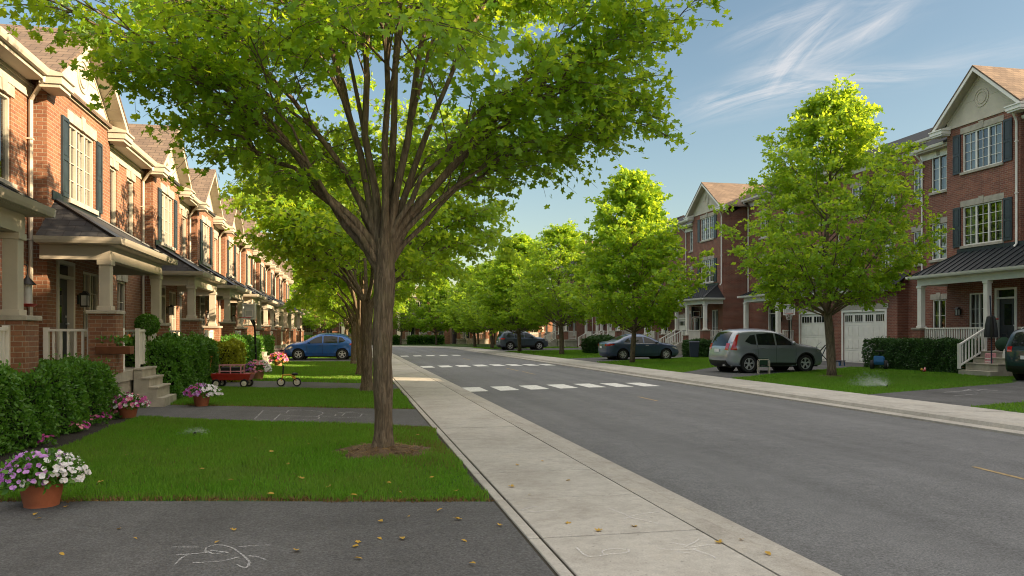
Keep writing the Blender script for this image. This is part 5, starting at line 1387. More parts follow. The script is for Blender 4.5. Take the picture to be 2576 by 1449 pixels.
def blossoms(root, name, C, Nn, size, mat):
    n = len(C); petals = 5
    M = frames(rp.randn(n, 3), Nn); a = np.arange(petals) * 2 * PI / petals
    tip = (np.cos(a)[None, :, None] * M[:, None, 0, :] + np.sin(a)[None, :, None] * M[:, None, 1, :]).reshape(-1, 3) + np.repeat(Nn, petals, 0) * .25
    return scatter(name, np.repeat(C, petals, 0), tip, np.repeat(Nn, petals, 0) + rp.randn(n * petals, 3) * .15, np.repeat(size * (.75 + .5 * rp.rand(n)), petals), (np.array([(0,0,0),(.42,.35,.03),(.46,.75,.06),(0,1,.02),(-.46,.75,.06),(-.42,.35,.03)]), OVAL_F), MT[mat], root)
def flower_pot(label, loc, r, h, dome, cols, pot='terracotta', nleaf=700, nf=130, fs=.03, ls=.06, group='terracotta flower pots', split=False):
    root = thing('flower_pot', label, 'flower pot', loc, 0, group)
    m = MB(); m.lathe([(r * .70, 0), (r * .72, .0), (r * .74, h * .10), (r * .75, h * .11), (r * .93, h * .74), (r * .94, h * .75), (r * 1.0, h * .76), (r * 1.02, h * .97), (r * 1.0, h), (r * .93, h), (r * .90, h * .84)], 36, (0, 0, 0), cap=False)
    m.add([(r * .70 * math.cos(2 * PI * k / 20), r * .70 * math.sin(2 * PI * k / 20), .001) for k in range(20)], [tuple(range(20))])
    m.build('pot', MT[pot], root, smooth=True, sharp=35)
    MB().lathe([(.001, h * .90), (r * .6, h * .89), (r * .915, h * .86)], 24, cap=False).build('soil', MT['soil'], root, smooth=True)
    def shell(n, k0, k1, lo=-.25):
        d = rp.randn(n * 4, 3); d /= np.linalg.norm(d, axis=1, keepdims=True); d = d[d[:, 2] > lo][:n]
        q = (k0 + (k1 - k0) * rp.rand(len(d)))[:, None]; P = d * np.array([dome[0], dome[0], dome[1]]) * q + np.array([0, 0, h * .92]); 
        P *= 1; P[:, :2] *= (1 + .10 * np.sin(np.arctan2(P[:, 1], P[:, 0]) * 3 + r * 40))[:, None]
        return P, d
    P, d = shell(nleaf, .35, .98); scatter('leaves', P, d + rp.randn(len(P), 3) * .6, d + rp.randn(len(P), 3) * .5, ls * (.6 + .7 * rp.rand(len(P))), OVAL_S, MT['hedge'], root)
    P, d = shell(nf, .92, 1.08, -.12)
    if split: idx = np.clip((P[:, 0] / dome[0] * .5 + .5 + rp.randn(len(P)) * .13) * len(cols), 0, len(cols) - 1).astype(int)
    else: idx = rp.randint(0, len(cols), len(P))
    for k, c in enumerate(cols):
        s = idx == k
        if s.sum(): blossoms(root, 'blossoms', P[s], d[s] + np.array([0, -.25, .25]), fs, c)
    return root
flower_pot('large terracotta pot of purple, lilac and white petunias on the front driveway edge', at(105, 1271, .006), .20, .285, (.345, .225), ['fl_purple', 'fl_purple', 'fl_lilac', 'fl_lilac', 'fl_white', 'fl_white'], nleaf=1700, nf=250, fs=.027, ls=.065, split=True)
flower_pot('terracotta pot of magenta flowers beside the porch steps', at(322, 1051, .006), .185, .26, (.32, .20), ['fl_magenta', 'fl_pink', 'fl_magenta', 'fl_white'], nleaf=700, nf=150, fs=.036)
flower_pot('terracotta pot of purple and white flowers on the far edge of the hopscotch driveway', at(507, 1021, .006), .19, .29, (.36, .21), ['fl_purple', 'fl_magenta', 'fl_lilac', 'fl_white', 'fl_white'], nleaf=800, nf=190, fs=.036, split=True)
flower_pot('pale terracotta pot of pink flowers behind the red wagon', at(648, 955, .006), .24, .36, (.42, .32), ['fl_purple', 'fl_pink', 'fl_pink', 'fl_white'], 'terracotta_pale', 700, 190, .05, .09, split=True)
flower_pot('pot of pink flowers at the end of the dark hedge, before the blue car', at(700, 921, .006), .22, .30, (.42, .36), ['fl_magenta', 'fl_pink', 'fl_orange'], 'terracotta_pale', 500, 130, .06, .10)
flower_pot('small pale pot of orange flowers at the foot of the stone steps', at(2440, 941, .026), .19, .30, (.25, .15), ['fl_orange', 'fl_orange', 'fl_pink'], 'terracotta_pale', 350, 90, .045, .07)
# bedding flowers in the mulch bed
bed = [(190, 1085), (172, 1079), (208, 1080), (237, 1062), (252, 1065), (262, 1056), (283, 1048), (295, 1040), (272, 1050), (195, 1058), (120, 1118), (303, 1044)]
for i, (u, v) in enumerate(bed):
    p = at(u, v + 6); root = thing('bedding_plant', 'low magenta bedding plant flowering in the dark mulch beside the big hedge', 'flower', p, 0, 'bedding flowers along the hedge')
    n = 45; d = rp.randn(n, 3); d[:, 2] = abs(d[:, 2]); d /= np.linalg.norm(d, axis=1, keepdims=True)
    scatter('leaves', d * .08 + [0, 0, .03], d, d + rp.randn(n, 3) * .4, np.full(n, .055), OVAL_S, MT['hedge'], root)
    n = 9; d = rp.randn(n, 3); d[:, 2] = abs(d[:, 2]) + .4; d /= np.linalg.norm(d, axis=1, keepdims=True)
    blossoms(root, 'blossoms', d * [.12, .12, .11] + [0, 0, .05], d, .036, 'fl_magenta' if i % 3 else 'fl_pink')
# ball topiary
tp_ = thing('topiary_ball', 'round clipped ball tree on a thin stem beside the porch column', 'topiary', (-4.78, 19.9, 0))
d = rp.randn(2600, 3); d /= np.linalg.norm(d, axis=1, keepdims=True)
scatter('crown', d * (.20 + .06 * rp.rand(2600))[:, None] * np.array([1, 1, .95]) + [0, 0, 1.80], d + rp.randn(2600, 3) * .7, d + rp.randn(2600, 3) * .4, .05 * (.6 + .7 * rp.rand(2600)), OVAL_S, MT['hedge'], tp_)
MB().tube([(0, 0, .25), (.01, 0, .9), (0, 0, 1.75)], .018, 8).build('trunk', MT['bark'], tp_, smooth=True)
MB().lathe([(.11, 0), (.16, .26), (.175, .26), (.175, .30), (.14, .30), (.13, .25)], 24).build('pot', MT['terracotta'], tp_, smooth=True)
# hanging planter on the brick pier
hp = thing('window_planter', 'dark hanging planter with sparse flowers on the porch pier beside the black door', 'planter', (-4.62, 16.72, 1.18))
MB().prism([(-.14, 0), (.14, 0), (.17, .16), (-.17, .16)], 'x', -.32, .32).build('trough', MT['brown_door'], hp, bevel=.01)
n = 160; P = np.stack([rp.uniform(-.3, .3, n), rp.uniform(-.13, .13, n), rp.uniform(.15, .34, n)], 1); scatter('leaves', P, rp.randn(n, 3) + [0, 0, .8], rp.randn(n, 3) + [0, 0, 1], np.full(n, .08), OVAL_S, MT['hedge'], hp)
n = 14; P = np.stack([rp.uniform(-.3, .3, n), rp.uniform(-.13, .13, n), rp.uniform(.28, .38, n)], 1); blossoms(hp, 'blossoms', P, rp.randn(n, 3) * .4 + [0, -.4, .8], .03, 'fl_orange')

bf = thing('bird_feeder', 'hanging feeder with a red dish on the brick wall beside the long white downspout', 'bird feeder', (-6.02, 16.25, 2.10))
MB().lathe([(.001, .46), (.13, .44), (.15, .42), (.03, .56), (.01, .62)], 16, cap=False).build('roof', MT['black'], bf, smooth=True); MB().lathe([(.075, .06), (.075, .43)], 14).build('tube', MT['greyplastic'], bf, smooth=True)
MB().lathe([(.001, 0), (.12, .0), (.17, .05), (.165, .055), (.11, .02), (.001, .02)], 20, cap=False).build('dish', MT['red'], bf, smooth=True); MB().tube([(0, 0, .60), (0, 0, .78), (-.12, 0, .84), (-.26, 0, .84)], .012, 6).build('bracket', MT['black'], bf, smooth=True)

# ------------------------------------------------------------------ toys and yard things
def wagon(label, loc, rz, group=None):
    w = thing('toy_wagon', label, 'toy wagon', loc, rz, group)
    m = MB(); lo = [(-.50, -.21), (.50, -.21), (.50, .21), (-.50, .21)]; hi = [(-.57, -.25), (.57, -.25), (.57, .25), (-.57, .25)]
    for k in range(4):
        a, b = lo[k], lo[(k + 1) % 4]; c, d_ = hi[(k + 1) % 4], hi[k]; q = [(a[0], a[1], .23), (b[0], b[1], .23), (c[0], c[1], .40), (d_[0], d_[1], .40)]
        nn = (Vector(q[1]) - Vector(q[0])).cross(Vector(q[3]) - Vector(q[0])).normalized() * .02; m.slab(q, nn)
    m.slab([(p[0], p[1], .215) for p in lo], (0, 0, .02))
    m.tube([(p[0], p[1], .40) for p in hi] + [(hi[0][0], hi[0][1], .40)], .016, 8); m.build('tub', MT['red'], w, smooth=True, sharp=30)
    for sx in (-1, 1):
        for sy in (-1, 1):
            t = MB().lathe([(.075, -.03), (.112, -.035), (.125, -.012), (.125, .012), (.112, .035), (.075, .03)], 24, (sx * .40, sy * .25, .125), 'y', cap=False).build('wheel', MT['rubber'], w, smooth=True)
            MB().lathe([(.001, sy * .035), (.04, sy * .034), (.05, sy * .02), (.085, sy * .028), (.088, sy * .0)], 20, (sx * .40, sy * .25, .125), 'y', cap=False).build('hub', MT['wheel_white'], t, smooth=True)
    ax = MB()
    for sx in (-1, 1): ax.tube([(sx * .40, -.25, .125), (sx * .40, .25, .125)], .014, 6); ax.bar((sx * .40, -.14, .13), (sx * .40, -.10, .22), .03, .02); ax.bar((sx * .40, .14, .13), (sx * .40, .10, .22), .03, .02)
    ax.build('axle', MT['black'], w)
    # stake-sided carrier on the tub
    c = MB()
    for x in (-.34, -.02, .28):
        for y in (-.17, .17): c.box(x - .015, x + .015, y - .012, y + .012, .26, .66)
    for z in (.64, .46): 
        for y in (-.17, .17): c.box(-.36, .30, y - .010, y + .010, z, z + .03)
        c.box(-.355, -.325, -.18, .18, z + .001, z + .029); c.box(.265, .295, -.18, .18, z + .001, z + .029)
    c.build('stake_side', MT['pinkish'], w)
    MB().box(-.31, .25, -.155, .155, .25, .60).build('crate', MT['black'], w, bevel=.02)
    h = MB(); h.tube([(-.56, 0, .22), (-.70, 0, .28), (-.62, 0, .90)], .012, 8); h.tube([(-.62, -.07, .90), (-.62, .07, .90)], .015, 8); h.build('handle', MT['orange'], w, smooth=True)
    return w
p = at(586, 974, .006)
W1 = wagon('red toy wagon with a black crate aboard standing on the toy driveway', p, R(-9), 'red toy wagons')
W2_ = dup(W1, 'red toy wagon half hidden behind the nose of the blue car', at(704, 905, .006), R(-5))
tr = thing('balance_bike', 'yellow balance bike with white wheels standing on the toy driveway', 'balance bike', at(727, 972, .006), R(-8))
for x in (-.235, .235):
    t = MB().lathe([(.088, -.022), (.118, -.026), (.128, 0), (.118, .026), (.088, .022)], 28, (x, 0, .128), 'y', cap=False).build('wheel', MT['rubber'], tr, smooth=True)
    MB().lathe([(.001, -.028), (.04, -.028), (.05, -.016), (.096, -.016), (.097, .016), (.05, .016), (.04, .028), (.001, .028)], 24, (x, 0, .128), 'y', cap=False).build('rim', MT['wheel_white'], t, smooth=True)
m = MB(); m.tube([(-.235, 0, .13), (-.20, 0, .26), (-.18, 0, .36)], .024, 8); m.tube([(-.18, 0, .34), (.02, 0, .35), (.16, 0, .30), (.235, 0, .14)], [.022, .026, .026, .02], 8); m.tube([(.05, 0, .345), (.235, 0, .14)], .02, 8)
m.build('frame', MT['yellow'], tr, smooth=True)
m = MB(); m.tube([(-.18, 0, .36), (-.165, 0, .60)], .022, 8); m.tube([(-.18, -.10, .62), (-.15, 0, .60), (-.18, .10, .62)], .018, 8); m.build('handlebar', MT['black'], tr, smooth=True)
m = MB(); m.ball((.17, 0, .37), .10, 12, 8, (1.0, .6, .42)); m.bar((.15, 0, .30), (.17, 0, .36), .03, .03); m.build('saddle', MT['black'], tr, smooth=True)
sh = thing('toy_shovel', 'orange plastic toy leaning upright behind the red wagon', 'toy', at(541, 955, .006), R(20))
m = MB(); m.tube([(0, 0, .15), (.03, 0, .75), (.05, 0, 1.05)], .022, 8); m.tube([(.05, -.07, 1.08), (.05, .07, 1.08)], .02, 8); m.build('shaft', MT['orange'], sh, smooth=True)
m = MB(); m.prism([(-.15, 0), (.15, 0), (.17, .30), (.10, .42), (-.10, .42), (-.17, .30)], 'y', -.03, .03); m.build('blade', MT['orange'], sh, bevel=.015)

def hoop(label, loc, rz, rim_z, bw, bh, mat_back='greyplastic', frame='white', pole='black'):
    """portable basketball hoop; the board faces local -y"""
    h = thing('basketball_hoop', label, 'basketball hoop', loc, rz, 'portable basketball hoops')
    m = MB(); m.prism([(-.35, 0), (.35, 0), (.30, .14), (-.30, .14)], 'y', .15, .95); m.build('base', MT['black'], h, bevel=.03)
    m = MB(); m.tube([(0, .55, .12), (0, .42, rim_z - .2), (0, .10, rim_z + .15)], .04, 10); m.bar((0, .40, rim_z - .35), (0, .06, rim_z + .02), .05, .05); m.build('pole', MT[pole], h, smooth=True)
    zb = rim_z - .05
    b = MB(); b.box(-bw / 2, bw / 2, .02, .045, zb, zb + bh); bo = b.build('backboard', MT[mat_back], h)
    f = MB()
    for x in (-bw / 2, bw / 2): f.box(x - .025, x + .025, .0, .06, zb - .02, zb + bh + .02)
    for z in (zb, zb + bh): f.box(-bw / 2 + .025, bw / 2 - .025, .001, .059, z - .02, z + .02)
    q = .30 * bw
    for x in (-q, q): f.box(x - .014, x + .014, .004, .019, zb + .10, zb + .10 + bh * .42)
    for z in (zb + .10, zb + .10 + bh * .42): f.box(-q, q, .003, .0185, z - .014, z + .014)
    f.build('board_frame', MT[frame], bo)
    r_ = MB(); n = 24; R_ = .23; pts = [(R_ * math.cos(2 * PI * k / n), -.28 + R_ * math.sin(2 * PI * k / n), rim_z) for k in range(n + 1)]; r_.tube(pts, .014, 6); r_.bar((0, -.05, rim_z), (0, .02, rim_z), .14, .03); r_.bar((-.08, .02, rim_z - .05), (.08, .02, rim_z - .05), .03, .06); ro = r_.build('rim', MT['red'], h, smooth=True)
    nt = MB()
    for k in range(12):
        for s in (-1, 1):
            a = 2 * PI * k / 12; pp = []
            for j in range(4):
                rr = R_ * (1 - .16 * j); aa = a + s * j * PI / 12; pp.append((rr * math.cos(aa), -.28 + rr * math.sin(aa), rim_z - .12 * j))
            nt.tube(pp, .006, 3, cap=False)
    nt.build('net', MT['net'], ro)
    return h
hoop('small basketball hoop with red rim before the long hedge in front of the porches', at(626, 938) , R(-25), 2.22, .55, .60)
p = at(1985, 905.5); p.z = .022
hoop('basketball hoop with clear framed board standing behind the silver car bonnet', p, R(-32), 2.72, .62, .62)
p = at(1752, 893); p.z = .022
hoop('basketball hoop with white framed board before the porch steps of the gabled house', p, R(-40), 2.75, .80, .85, 'car_glass')
# closed parasol and clutter by the stone steps
p = Vector((22.9, 24.2, .022))
um = thing('patio_parasol', 'closed black parasol on a thin dark pole before the stone steps', 'parasol', p)
MB().lathe([(.20, 0), (.20, .04), (.06, .07), (.04, .20)], 20).build('base', MT['black'], um, smooth=True)
MB().tube([(0, 0, .05), (0, 0, 1.7), (-.06, 0, 2.95)], .022, 8).build('pole', MT['navy'], um, smooth=True)
m = MB(); n = 24
for j, (z, r_) in enumerate([(2.22, .04), (2.18, .12), (1.9, .17), (1.5, .20), (1.42, .19)]):
    for k in range(n): a = 2 * PI * k / n; q = r_ * (1 + .18 * math.cos(6 * a)); m.v.append((q * math.cos(a) - .02, q * math.sin(a), z))
for j in range(4):
    for k in range(n): m.f.append((j * n + k, j * n + (k + 1) % n, (j + 1) * n + (k + 1) % n, (j + 1) * n + k))
m.build('canopy', MT['black'], um, smooth=True)
p = at(2466, 938); dstep = Vector((24.0, 27.4, .6))
fr = thing('toy_hoop_stand', 'small white stand with a red disc top before the porch window', 'toy hoop', (23.85, 25.0, .88))
m = MB(); m.lathe([(.14, 0), (.12, .05), (.03, .08)], 16); m.tube([(0, 0, .05), (0, 0, 1.25)], .018, 8); m.build('stand', MT['white'], fr, smooth=True)
m = MB(); n = 20; m.tube([(-.18 + .17 * math.cos(2 * PI * k / n), -.05 + .17 * math.sin(2 * PI * k / n), 1.25) for k in range(n + 1)], .028, 8); m.lathe([(.001, 1.24), (.16, 1.24)], 20, (-.18, -.05, 0), cap=False); m.build('disc', MT['red'], fr, smooth=True)
bg = thing('paper_sack', 'pink and white paper sack standing on the stone steps', 'sack', (23.10, 24.45, .24))
m = MB(); m.prism([(-.17, 0), (.17, 0), (.19, .35), (.16, .62), (-.16, .62), (-.18, .35)], 'x', -.10, .10); m.build('bag', MT['pinkish'], bg, bevel=.03)
m = MB()
for z in (.12, .2, .28, .40): m.box(-.112, -.102, -.14, .14, z, z + .035)
m.build('print_band', MT['white'], bg)
ck = thing('white_cooler_jug', 'rounded white jug standing on the stone steps behind the parasol pole', 'jug', (23.35, 23.8, .46))
MB().lathe([(.16, 0), (.25, .08), (.27, .35), (.22, .55), (.10, .66), (.10, .74)], 24).build('jug', MT['white'], ck, smooth=True); MB().lathe([(.11, .742), (.11, .80), (.04, .82)], 16).build('cap', MT['black'], ck)
gb = thing('garden_bag', 'dark green bag slumped on the top step beside the white jug', 'bag', (23.8, 24.55, .90))
m = MB(); m.ball((0, 0, .28), .34, 14, 9, (.8, 1.0, .82)); m.build('bag', MT['darkgreen'], gb, smooth=True); MB().tube([(0, -.16, .5), (0, -.08, .68), (0, .08, .68), (0, .16, .5)], .018, 6).build('handle', MT['black'], gb, smooth=True)
# blue ride-on by the garage
p = at(2212, 931); p.z = .022
rd = thing('ride_on_toy', 'blue and black ride-on toy parked between the garage door and the dark hedge', 'ride-on toy', p, R(50))
m = MB(); m.prism([(-.42, .22), (.30, .22), (.44, .36), (.38, .52), (.10, .56), (-.05, .44), (-.30, .46), (-.46, .62), (-.48, .36)], 'y', -.20, .20); m.build('body', MT['blue'], rd, bevel=.04)
for x, r_ in ((-.28, .21), (.28, .19)):
    for s in (-1, 1):
        w = MB().lathe([(.05, -.06), (r_ * .9, -.065), (r_, -.03), (r_, .03), (r_ * .9, .065), (.05, .06)], 20, (x, s * .27, r_), 'y').build('wheel', MT['rubber'], rd, smooth=True)
        MB().lathe([(.001, s * .075), (.08, s * .07), (.09, s * .05)], 14, (x, s * .27, r_), 'y', cap=False).build('hub', MT['greyplastic'], w, smooth=True)
m = MB(); m.tube([(.14, 0, .52), (.02, 0, .80)], .02, 6); m.tube([(.02, -.16, .80), (.02, .16, .80)], .022, 6); m.build('handlebar', MT['black'], rd, smooth=True)
m = MB(); m.ball((-.24, 0, .52), .17, 12, 8, (1, .8, .5)); m.build('seat', MT['black'], rd, smooth=True)
p = at(2113, 921); p.z = .022
st = thing('step_stool', 'small dark blue plastic stool before the white garage door', 'stool', p, R(30))
m = MB(); m.box(-.32, .32, -.15, .15, .20, .25); st_ = m.build('seat', MT['navy'], st, bevel=.02)
for x in (-.26, .26):
    MB().prism([(-.12, 0), (-.08, 0), (-.06, .199), (.06, .199), (.08, 0), (.12, 0), (.10, .1995), (-.10, .1995)], 'x', x - .02, x + .02).build('leg', MT['blue'], st)
p = at(1921, 942); p.z = .016
cc = thing('camp_chair', 'small cream-framed folding chair with dark green seat beside the silver car wheel', 'folding chair', p, R(-20))
m = MB()
for y in (-.16, .16): m.tube([(-.20, y, .01), (-.20, y, .50), (-.16, y, .56), (.16, y, .56), (.20, y, .50), (.20, y, .01)], .017, 8)
m.tube([(-.20, -.16, .04), (-.20, .16, .04)], .014, 6); m.tube([(.20, -.16, .04), (.20, .16, .04)], .014, 6); m.tube([(-.17, -.16, .56), (-.17, .16, .56)], .014, 6); m.build('frame', MT['cream'], cc, smooth=True)
MB().box(-.17, .17, -.14, .14, .27, .30).build('seat', MT['darkgreen'], cc, bevel=.01); MB().box(-.18, .18, .145, .16, .34, .60).build('backrest', MT['darkgreen'], cc, bevel=.006)
p = at(2064, 917); p.z = .022
stl = thing('pushchair', 'black pushchair with curved handle standing at the nose of the silver car', 'pushchair', p, R(-30))
m = MB()
for y in (-.22, .22): m.tube([(-.42, y, .10), (-.15, y, .50), (.22, y, .95), (.40, y, 1.02), (.44, y, .96)], .018, 8); m.tube([(.40, y, .10), (.10, y, .45), (-.20, y, .62)], .016, 8)
m.tube([(.44, -.22, .96), (.44, .22, .96)], .02, 8); m.build('frame', MT['black'], stl, smooth=True)
m = MB(); m.slab([(-.30, -.20, .42), (.05, -.20, .40), (.05, .20, .40), (-.30, .20, .42)], (0, 0, .04)); m.slab([(.05, -.20, .40), (.24, -.20, .86), (.24, .20, .86), (.05, .20, .40)], (.03, 0, 0)); m.build('seat', MT['navy'], stl)
m = MB()
for k in range(6):
    a0, a1 = PI * .15 + k * .22, PI * .15 + (k + 1) * .22
    m.quad((.22 - .42 * math.sin(a0) * 1.0, -.21, .80 + .34 * math.cos(a0)), (.22 - .42 * math.sin(a0), .21, .80 + .34 * math.cos(a0)), (.22 - .42 * math.sin(a1), .21, .80 + .34 * math.cos(a1)), (.22 - .42 * math.sin(a1), -.21, .80 + .34 * math.cos(a1)))
m.build('hood', MT['navy'], stl, smooth=True)
for x in (-.42, .40):
    for s in (-1, 1): MB().lathe([(.03, -.02), (.09, -.022), (.10, 0), (.09, .022), (.03, .02)], 18, (x, s * .24, .10), 'y').build('wheel', MT['rubber'], stl, smooth=True)
p = at(1746, 901); p.z = .022
bn = thing('wheelie_bin', 'dark wheeled bin beside the porch steps behind the silver car', 'bin', p, R(-20))
m = MB(); lo, hi = .24, .30
m.add([(-lo, -lo, .06), (lo, -lo, .06), (lo, lo, .06), (-lo, lo, .06), (-hi, -hi, .98), (hi, -hi, .98), (hi, hi, .98), (-hi, hi, .98)], [(0,3,2,1),(4,5,6,7),(0,1,5,4),(1,2,6,5),(2,3,7,6),(3,0,4,7)]); m.build('body', MT['navy'], bn, bevel=.02)
m = MB(); m.prism([(-.33, .985), (.33, .985), (.30, 1.05), (.0, 1.08), (-.30, 1.05)], 'x', -.32, .32); m.build('lid', MT['navy'], bn, bevel=.01)
for s in (-1, 1): MB().lathe([(.02, -.025), (.10, -.025), (.10, .025), (.02, .025)], 16, (s * .27, .25, .10), 'x').build('wheel', MT['rubber'], bn)
p = at(2325, 938); p.z = .016
dl = thing('lawn_toy', 'small pink and red toy lying on the grass before the dark hedge', 'toy', p, R(40))
m = MB(); m.ball((0, 0, .07), .09, 10, 6, (1.7, .8, .7)); m.build('body', MT['red'], dl, smooth=True)
m = MB(); m.tube([(.12, 0, .10), (.25, .02, .17), (.36, .03, .04)], [.035, .033, .028], 8); m.tube([(-.12, 0, .08), (-.26, .03, .11)], .03, 8); m.build('arm', MT['pinkish'], dl, smooth=True)
MB().ball((-.33, .03, .13), .05, 8, 6).build('knob', MT['yellow'], dl, smooth=True)

# sprinklers: pop-up head and a fan of fine drops
def water_mat():
    m, nt, out = new_mat('water_drops'); d = N(nt, 'ShaderNodeBsdfDiffuse'); d.inputs[0].default_value = (.85, .88, .9, 1); t = N(nt, 'ShaderNodeBsdfTranslucent'); t.inputs[0].default_value = (.85, .88, .9, 1); tr_ = N(nt, 'ShaderNodeBsdfTransparent')
    a = N(nt, 'ShaderNodeMixShader'); a.inputs[0].default_value = .5; L(nt, d.outputs[0], a.inputs[1]); L(nt, t.outputs[0], a.inputs[2]); b = N(nt, 'ShaderNodeMixShader'); b.inputs[0].default_value = .30; L(nt, tr_.outputs[0], b.inputs[1]); L(nt, a.outputs[0], b.inputs[2]); L(nt, b.outputs[0], out.inputs[0]); return m
MT['water'] = water_mat()
def sprinkler(label, loc, az, n, v0, elev, wdt, drop, z0=.05):
    s = thing('lawn_sprinkler', label, 'sprinkler', loc)
    m = MB(); m.lathe([(.028, 0), (.028, z0), (.018, z0 + .01), (.018, z0 + .03), (.008, z0 + .035)], 12); m.build('head', MT['black'], s, smooth=True)
    P, T = [], []
    for i in range(n):
        a = az[rp.randint(len(az))] + rp.randn() * wdt; el = elev + rp.randn() * .20; v = v0 * (.75 + .35 * rp.rand()); tmax = 2 * v * math.sin(max(el, .1)) / 9.8
        t = tmax * rp.rand() ** .8 * .95; h = v * math.cos(el) * t; z = v * math.sin(el) * t - 4.9 * t * t
        P.append((h * math.cos(a) + rp.randn() * .03 * t * 4, h * math.sin(a) + rp.randn() * .03 * t * 4, max(z0 + z, .02))); vz = v * math.sin(el) - 9.8 * t; T.append((v * math.cos(el) * math.cos(a), v * math.cos(el) * math.sin(a), vz))
    P = np.array(P); T = np.array(T)
    scatter('spray', P, T, rp.randn(n, 3), drop * (.6 + .8 * rp.rand(n)), (np.array([(-.06, 0, 0), (.06, 0, 0), (.04, 1, 0), (-.04, 1, 0)]), [(0, 1, 2, 3)]), MT['water'], s)
    return s
p = at(2232, 977); p.z = .016
sprinkler('lawn sprinkler throwing a fan of fine spray on the grass before the dark hedge', p, [PI * .98, PI * .98, PI * .80, PI * .35], 5200, 3.3, .60, .20, .034)
sprinkler('low lawn sprinkler misting the grass behind the large flower pot', at(490, 1100), [PI, .0, PI * .5, 1.2], 1500, 1.5, .9, .5, .016)
# chalk drawings
def chalk(label, strokes, z, w=.022, fromz=0.0):
    m = MB()
    for st_ in strokes:
        pts = [at(u, v, fromz) for u, v in st_]
        if len(pts) > 2: pts = [Vector((*q, 0)) for q in catmull([(q.x, q.y) for q in pts], .06)]
        for a, b in zip(pts, pts[1:]):
            d_ = Vector((b.x - a.x, b.y - a.y)); 
            if d_.length < 1e-5: continue
            nn = Vector((-d_.y, d_.x)).normalized() * w / 2 * random.uniform(.7, 1.25)
            m.add([(a.x - nn.x, a.y - nn.y, z), (a.x + nn.x, a.y + nn.y, z), (b.x + nn.x, b.y + nn.y, z), (b.x - nn.x, b.y - nn.y, z)], [(0, 1, 2, 3)])
    o = m.build('chalk_drawing', MT['chalk']); return tag(o, label, 'chalk drawing', 'children\'s chalk drawings')
chalk('chalk drawing of loops and rays on the front driveway', [[(432, 1380), (500, 1380)], [(442, 1400), (500, 1396), (520, 1391)], [(440, 1424), (460, 1405), (487, 1396)], [(484, 1420), (560, 1415), (600, 1405)], [(520, 1395), (518, 1382), (545, 1374), (580, 1380), (610, 1400), (627, 1418), (618, 1433), (595, 1424)], [(530, 1388), (575, 1394)], [(600, 1380), (640, 1376), (680, 1375)], [(625, 1402), (650, 1405), (668, 1412)], [(520, 1390), (540, 1398), (565, 1392)]], .012, .016)
chalk('chalk hopscotch grid on the driveway behind the big maple', [[(640, 1056), (662, 1034)], [(662, 1034), (700, 1036), (760, 1034)], [(640, 1056), (700, 1058), (770, 1057)], [(690, 1057), (706, 1042)], [(720, 1040), (735, 1032), (800, 1036), (812, 1042), (795, 1050)], [(700, 1045), (800, 1050), (840, 1048), (845, 1044)], [(770, 1058), (800, 1055), (802, 1048)], [(860, 1048), (870, 1040), (900, 1041), (925, 1044)], [(840, 1052), (870, 1052), (906, 1053)], [(905, 1050), (912, 1042)], [(850, 1040), (890, 1036)], [(715, 1058), (730, 1052)]], .012, .024)
chalk('faint chalk branches on the second sidewalk slab', [[(1310, 1290), (1350, 1280), (1420, 1280)], [(1325, 1295), (1400, 1290)], [(1530, 1285), (1570, 1300), (1590, 1310)], [(1570, 1312), (1600, 1302), (1660, 1293)], [(1585, 1308), (1640, 1320), (1665, 1326)]], .0235, .014)
chalk('faint chalk sun and loop on the nearest sidewalk slab', [[(1450, 1385), (1480, 1408), (1530, 1402), (1575, 1398), (1580, 1390), (1540, 1388), (1515, 1394), (1520, 1402)], [(1650, 1385), (1700, 1392), (1750, 1388)], [(1690, 1372), (1730, 1380)], [(1720, 1385), (1750, 1370), (1760, 1362)], [(1730, 1385), (1780, 1378), (1800, 1378)], [(1745, 1390), (1790, 1405), (1800, 1414)], [(1700, 1395), (1740, 1400)]], .0235, .014)
chalk('chalk house outline on the driveway by the lawn sprinkler', [[(2375, 990), (2450, 984), (2480, 981)], [(2455, 984), (2475, 987), (2510, 985)], [(2380, 988), (2420, 989), (2545, 990)], [(2400, 998), (2460, 994)], [(2420, 986), (2450, 981), (2490, 984)]], .030, .05)
# fallen leaves
lv = []
for k in range(3):
    S, F = (MAPLE.copy(), MAPLE_F) if k == 0 else (OVAL.copy(), OVAL_F)
    S[:, 0] *= (.8, 1.2, .9)[k]; S[:, 2] += (0.16 * np.abs(S[:, 0]) + .05 + .05 * (S[:, 1] - .5) ** 2)
    me = bpy.data.meshes.new('leaf'); me.from_pydata([tuple(q) for q in S], [], [tuple(f) for f in F]); me.materials.append(MT['leaf_gold']); lv.append(me)
def drop(pix, where, z):
    for i, (u, v) in enumerate(pix):
        o = bpy.data.objects.new('fallen_leaf', lv[(i * 7 + int(u)) % 3]); COL.objects.link(o); o.location = at(u, v, z)
        o.rotation_euler = (random.uniform(-.25, .25), random.uniform(-.25, .25), random.uniform(0, 6.28)); s = random.uniform(.045, .08); o.scale = (s, s, s)
        tag(o, 'small yellow leaf fallen on the ' + where, 'fallen leaf', 'fallen leaves on the ' + where)
drop([(1100, 1287), (1160, 1307), (1255, 1322), (588, 1335), (540, 1367), (745, 1383), (900, 1361), (903, 1374), (912, 1407), (1160, 1358), (1180, 1417), (150, 1391), (85, 1297), (170, 1273), (87, 1306), (952, 1310), (1030, 1300), (1010, 1352), (335, 1352), (303, 1330), (950, 1352)], 'front driveway', .014)
drop([(1293, 1225), (1435, 1209), (1335, 1244), (1425, 1314), (1505, 1337), (1600, 1325), (1815, 1366), (1865, 1357), (1925, 1388), (1305, 1170), (1360, 1160)], 'sidewalk', .022)
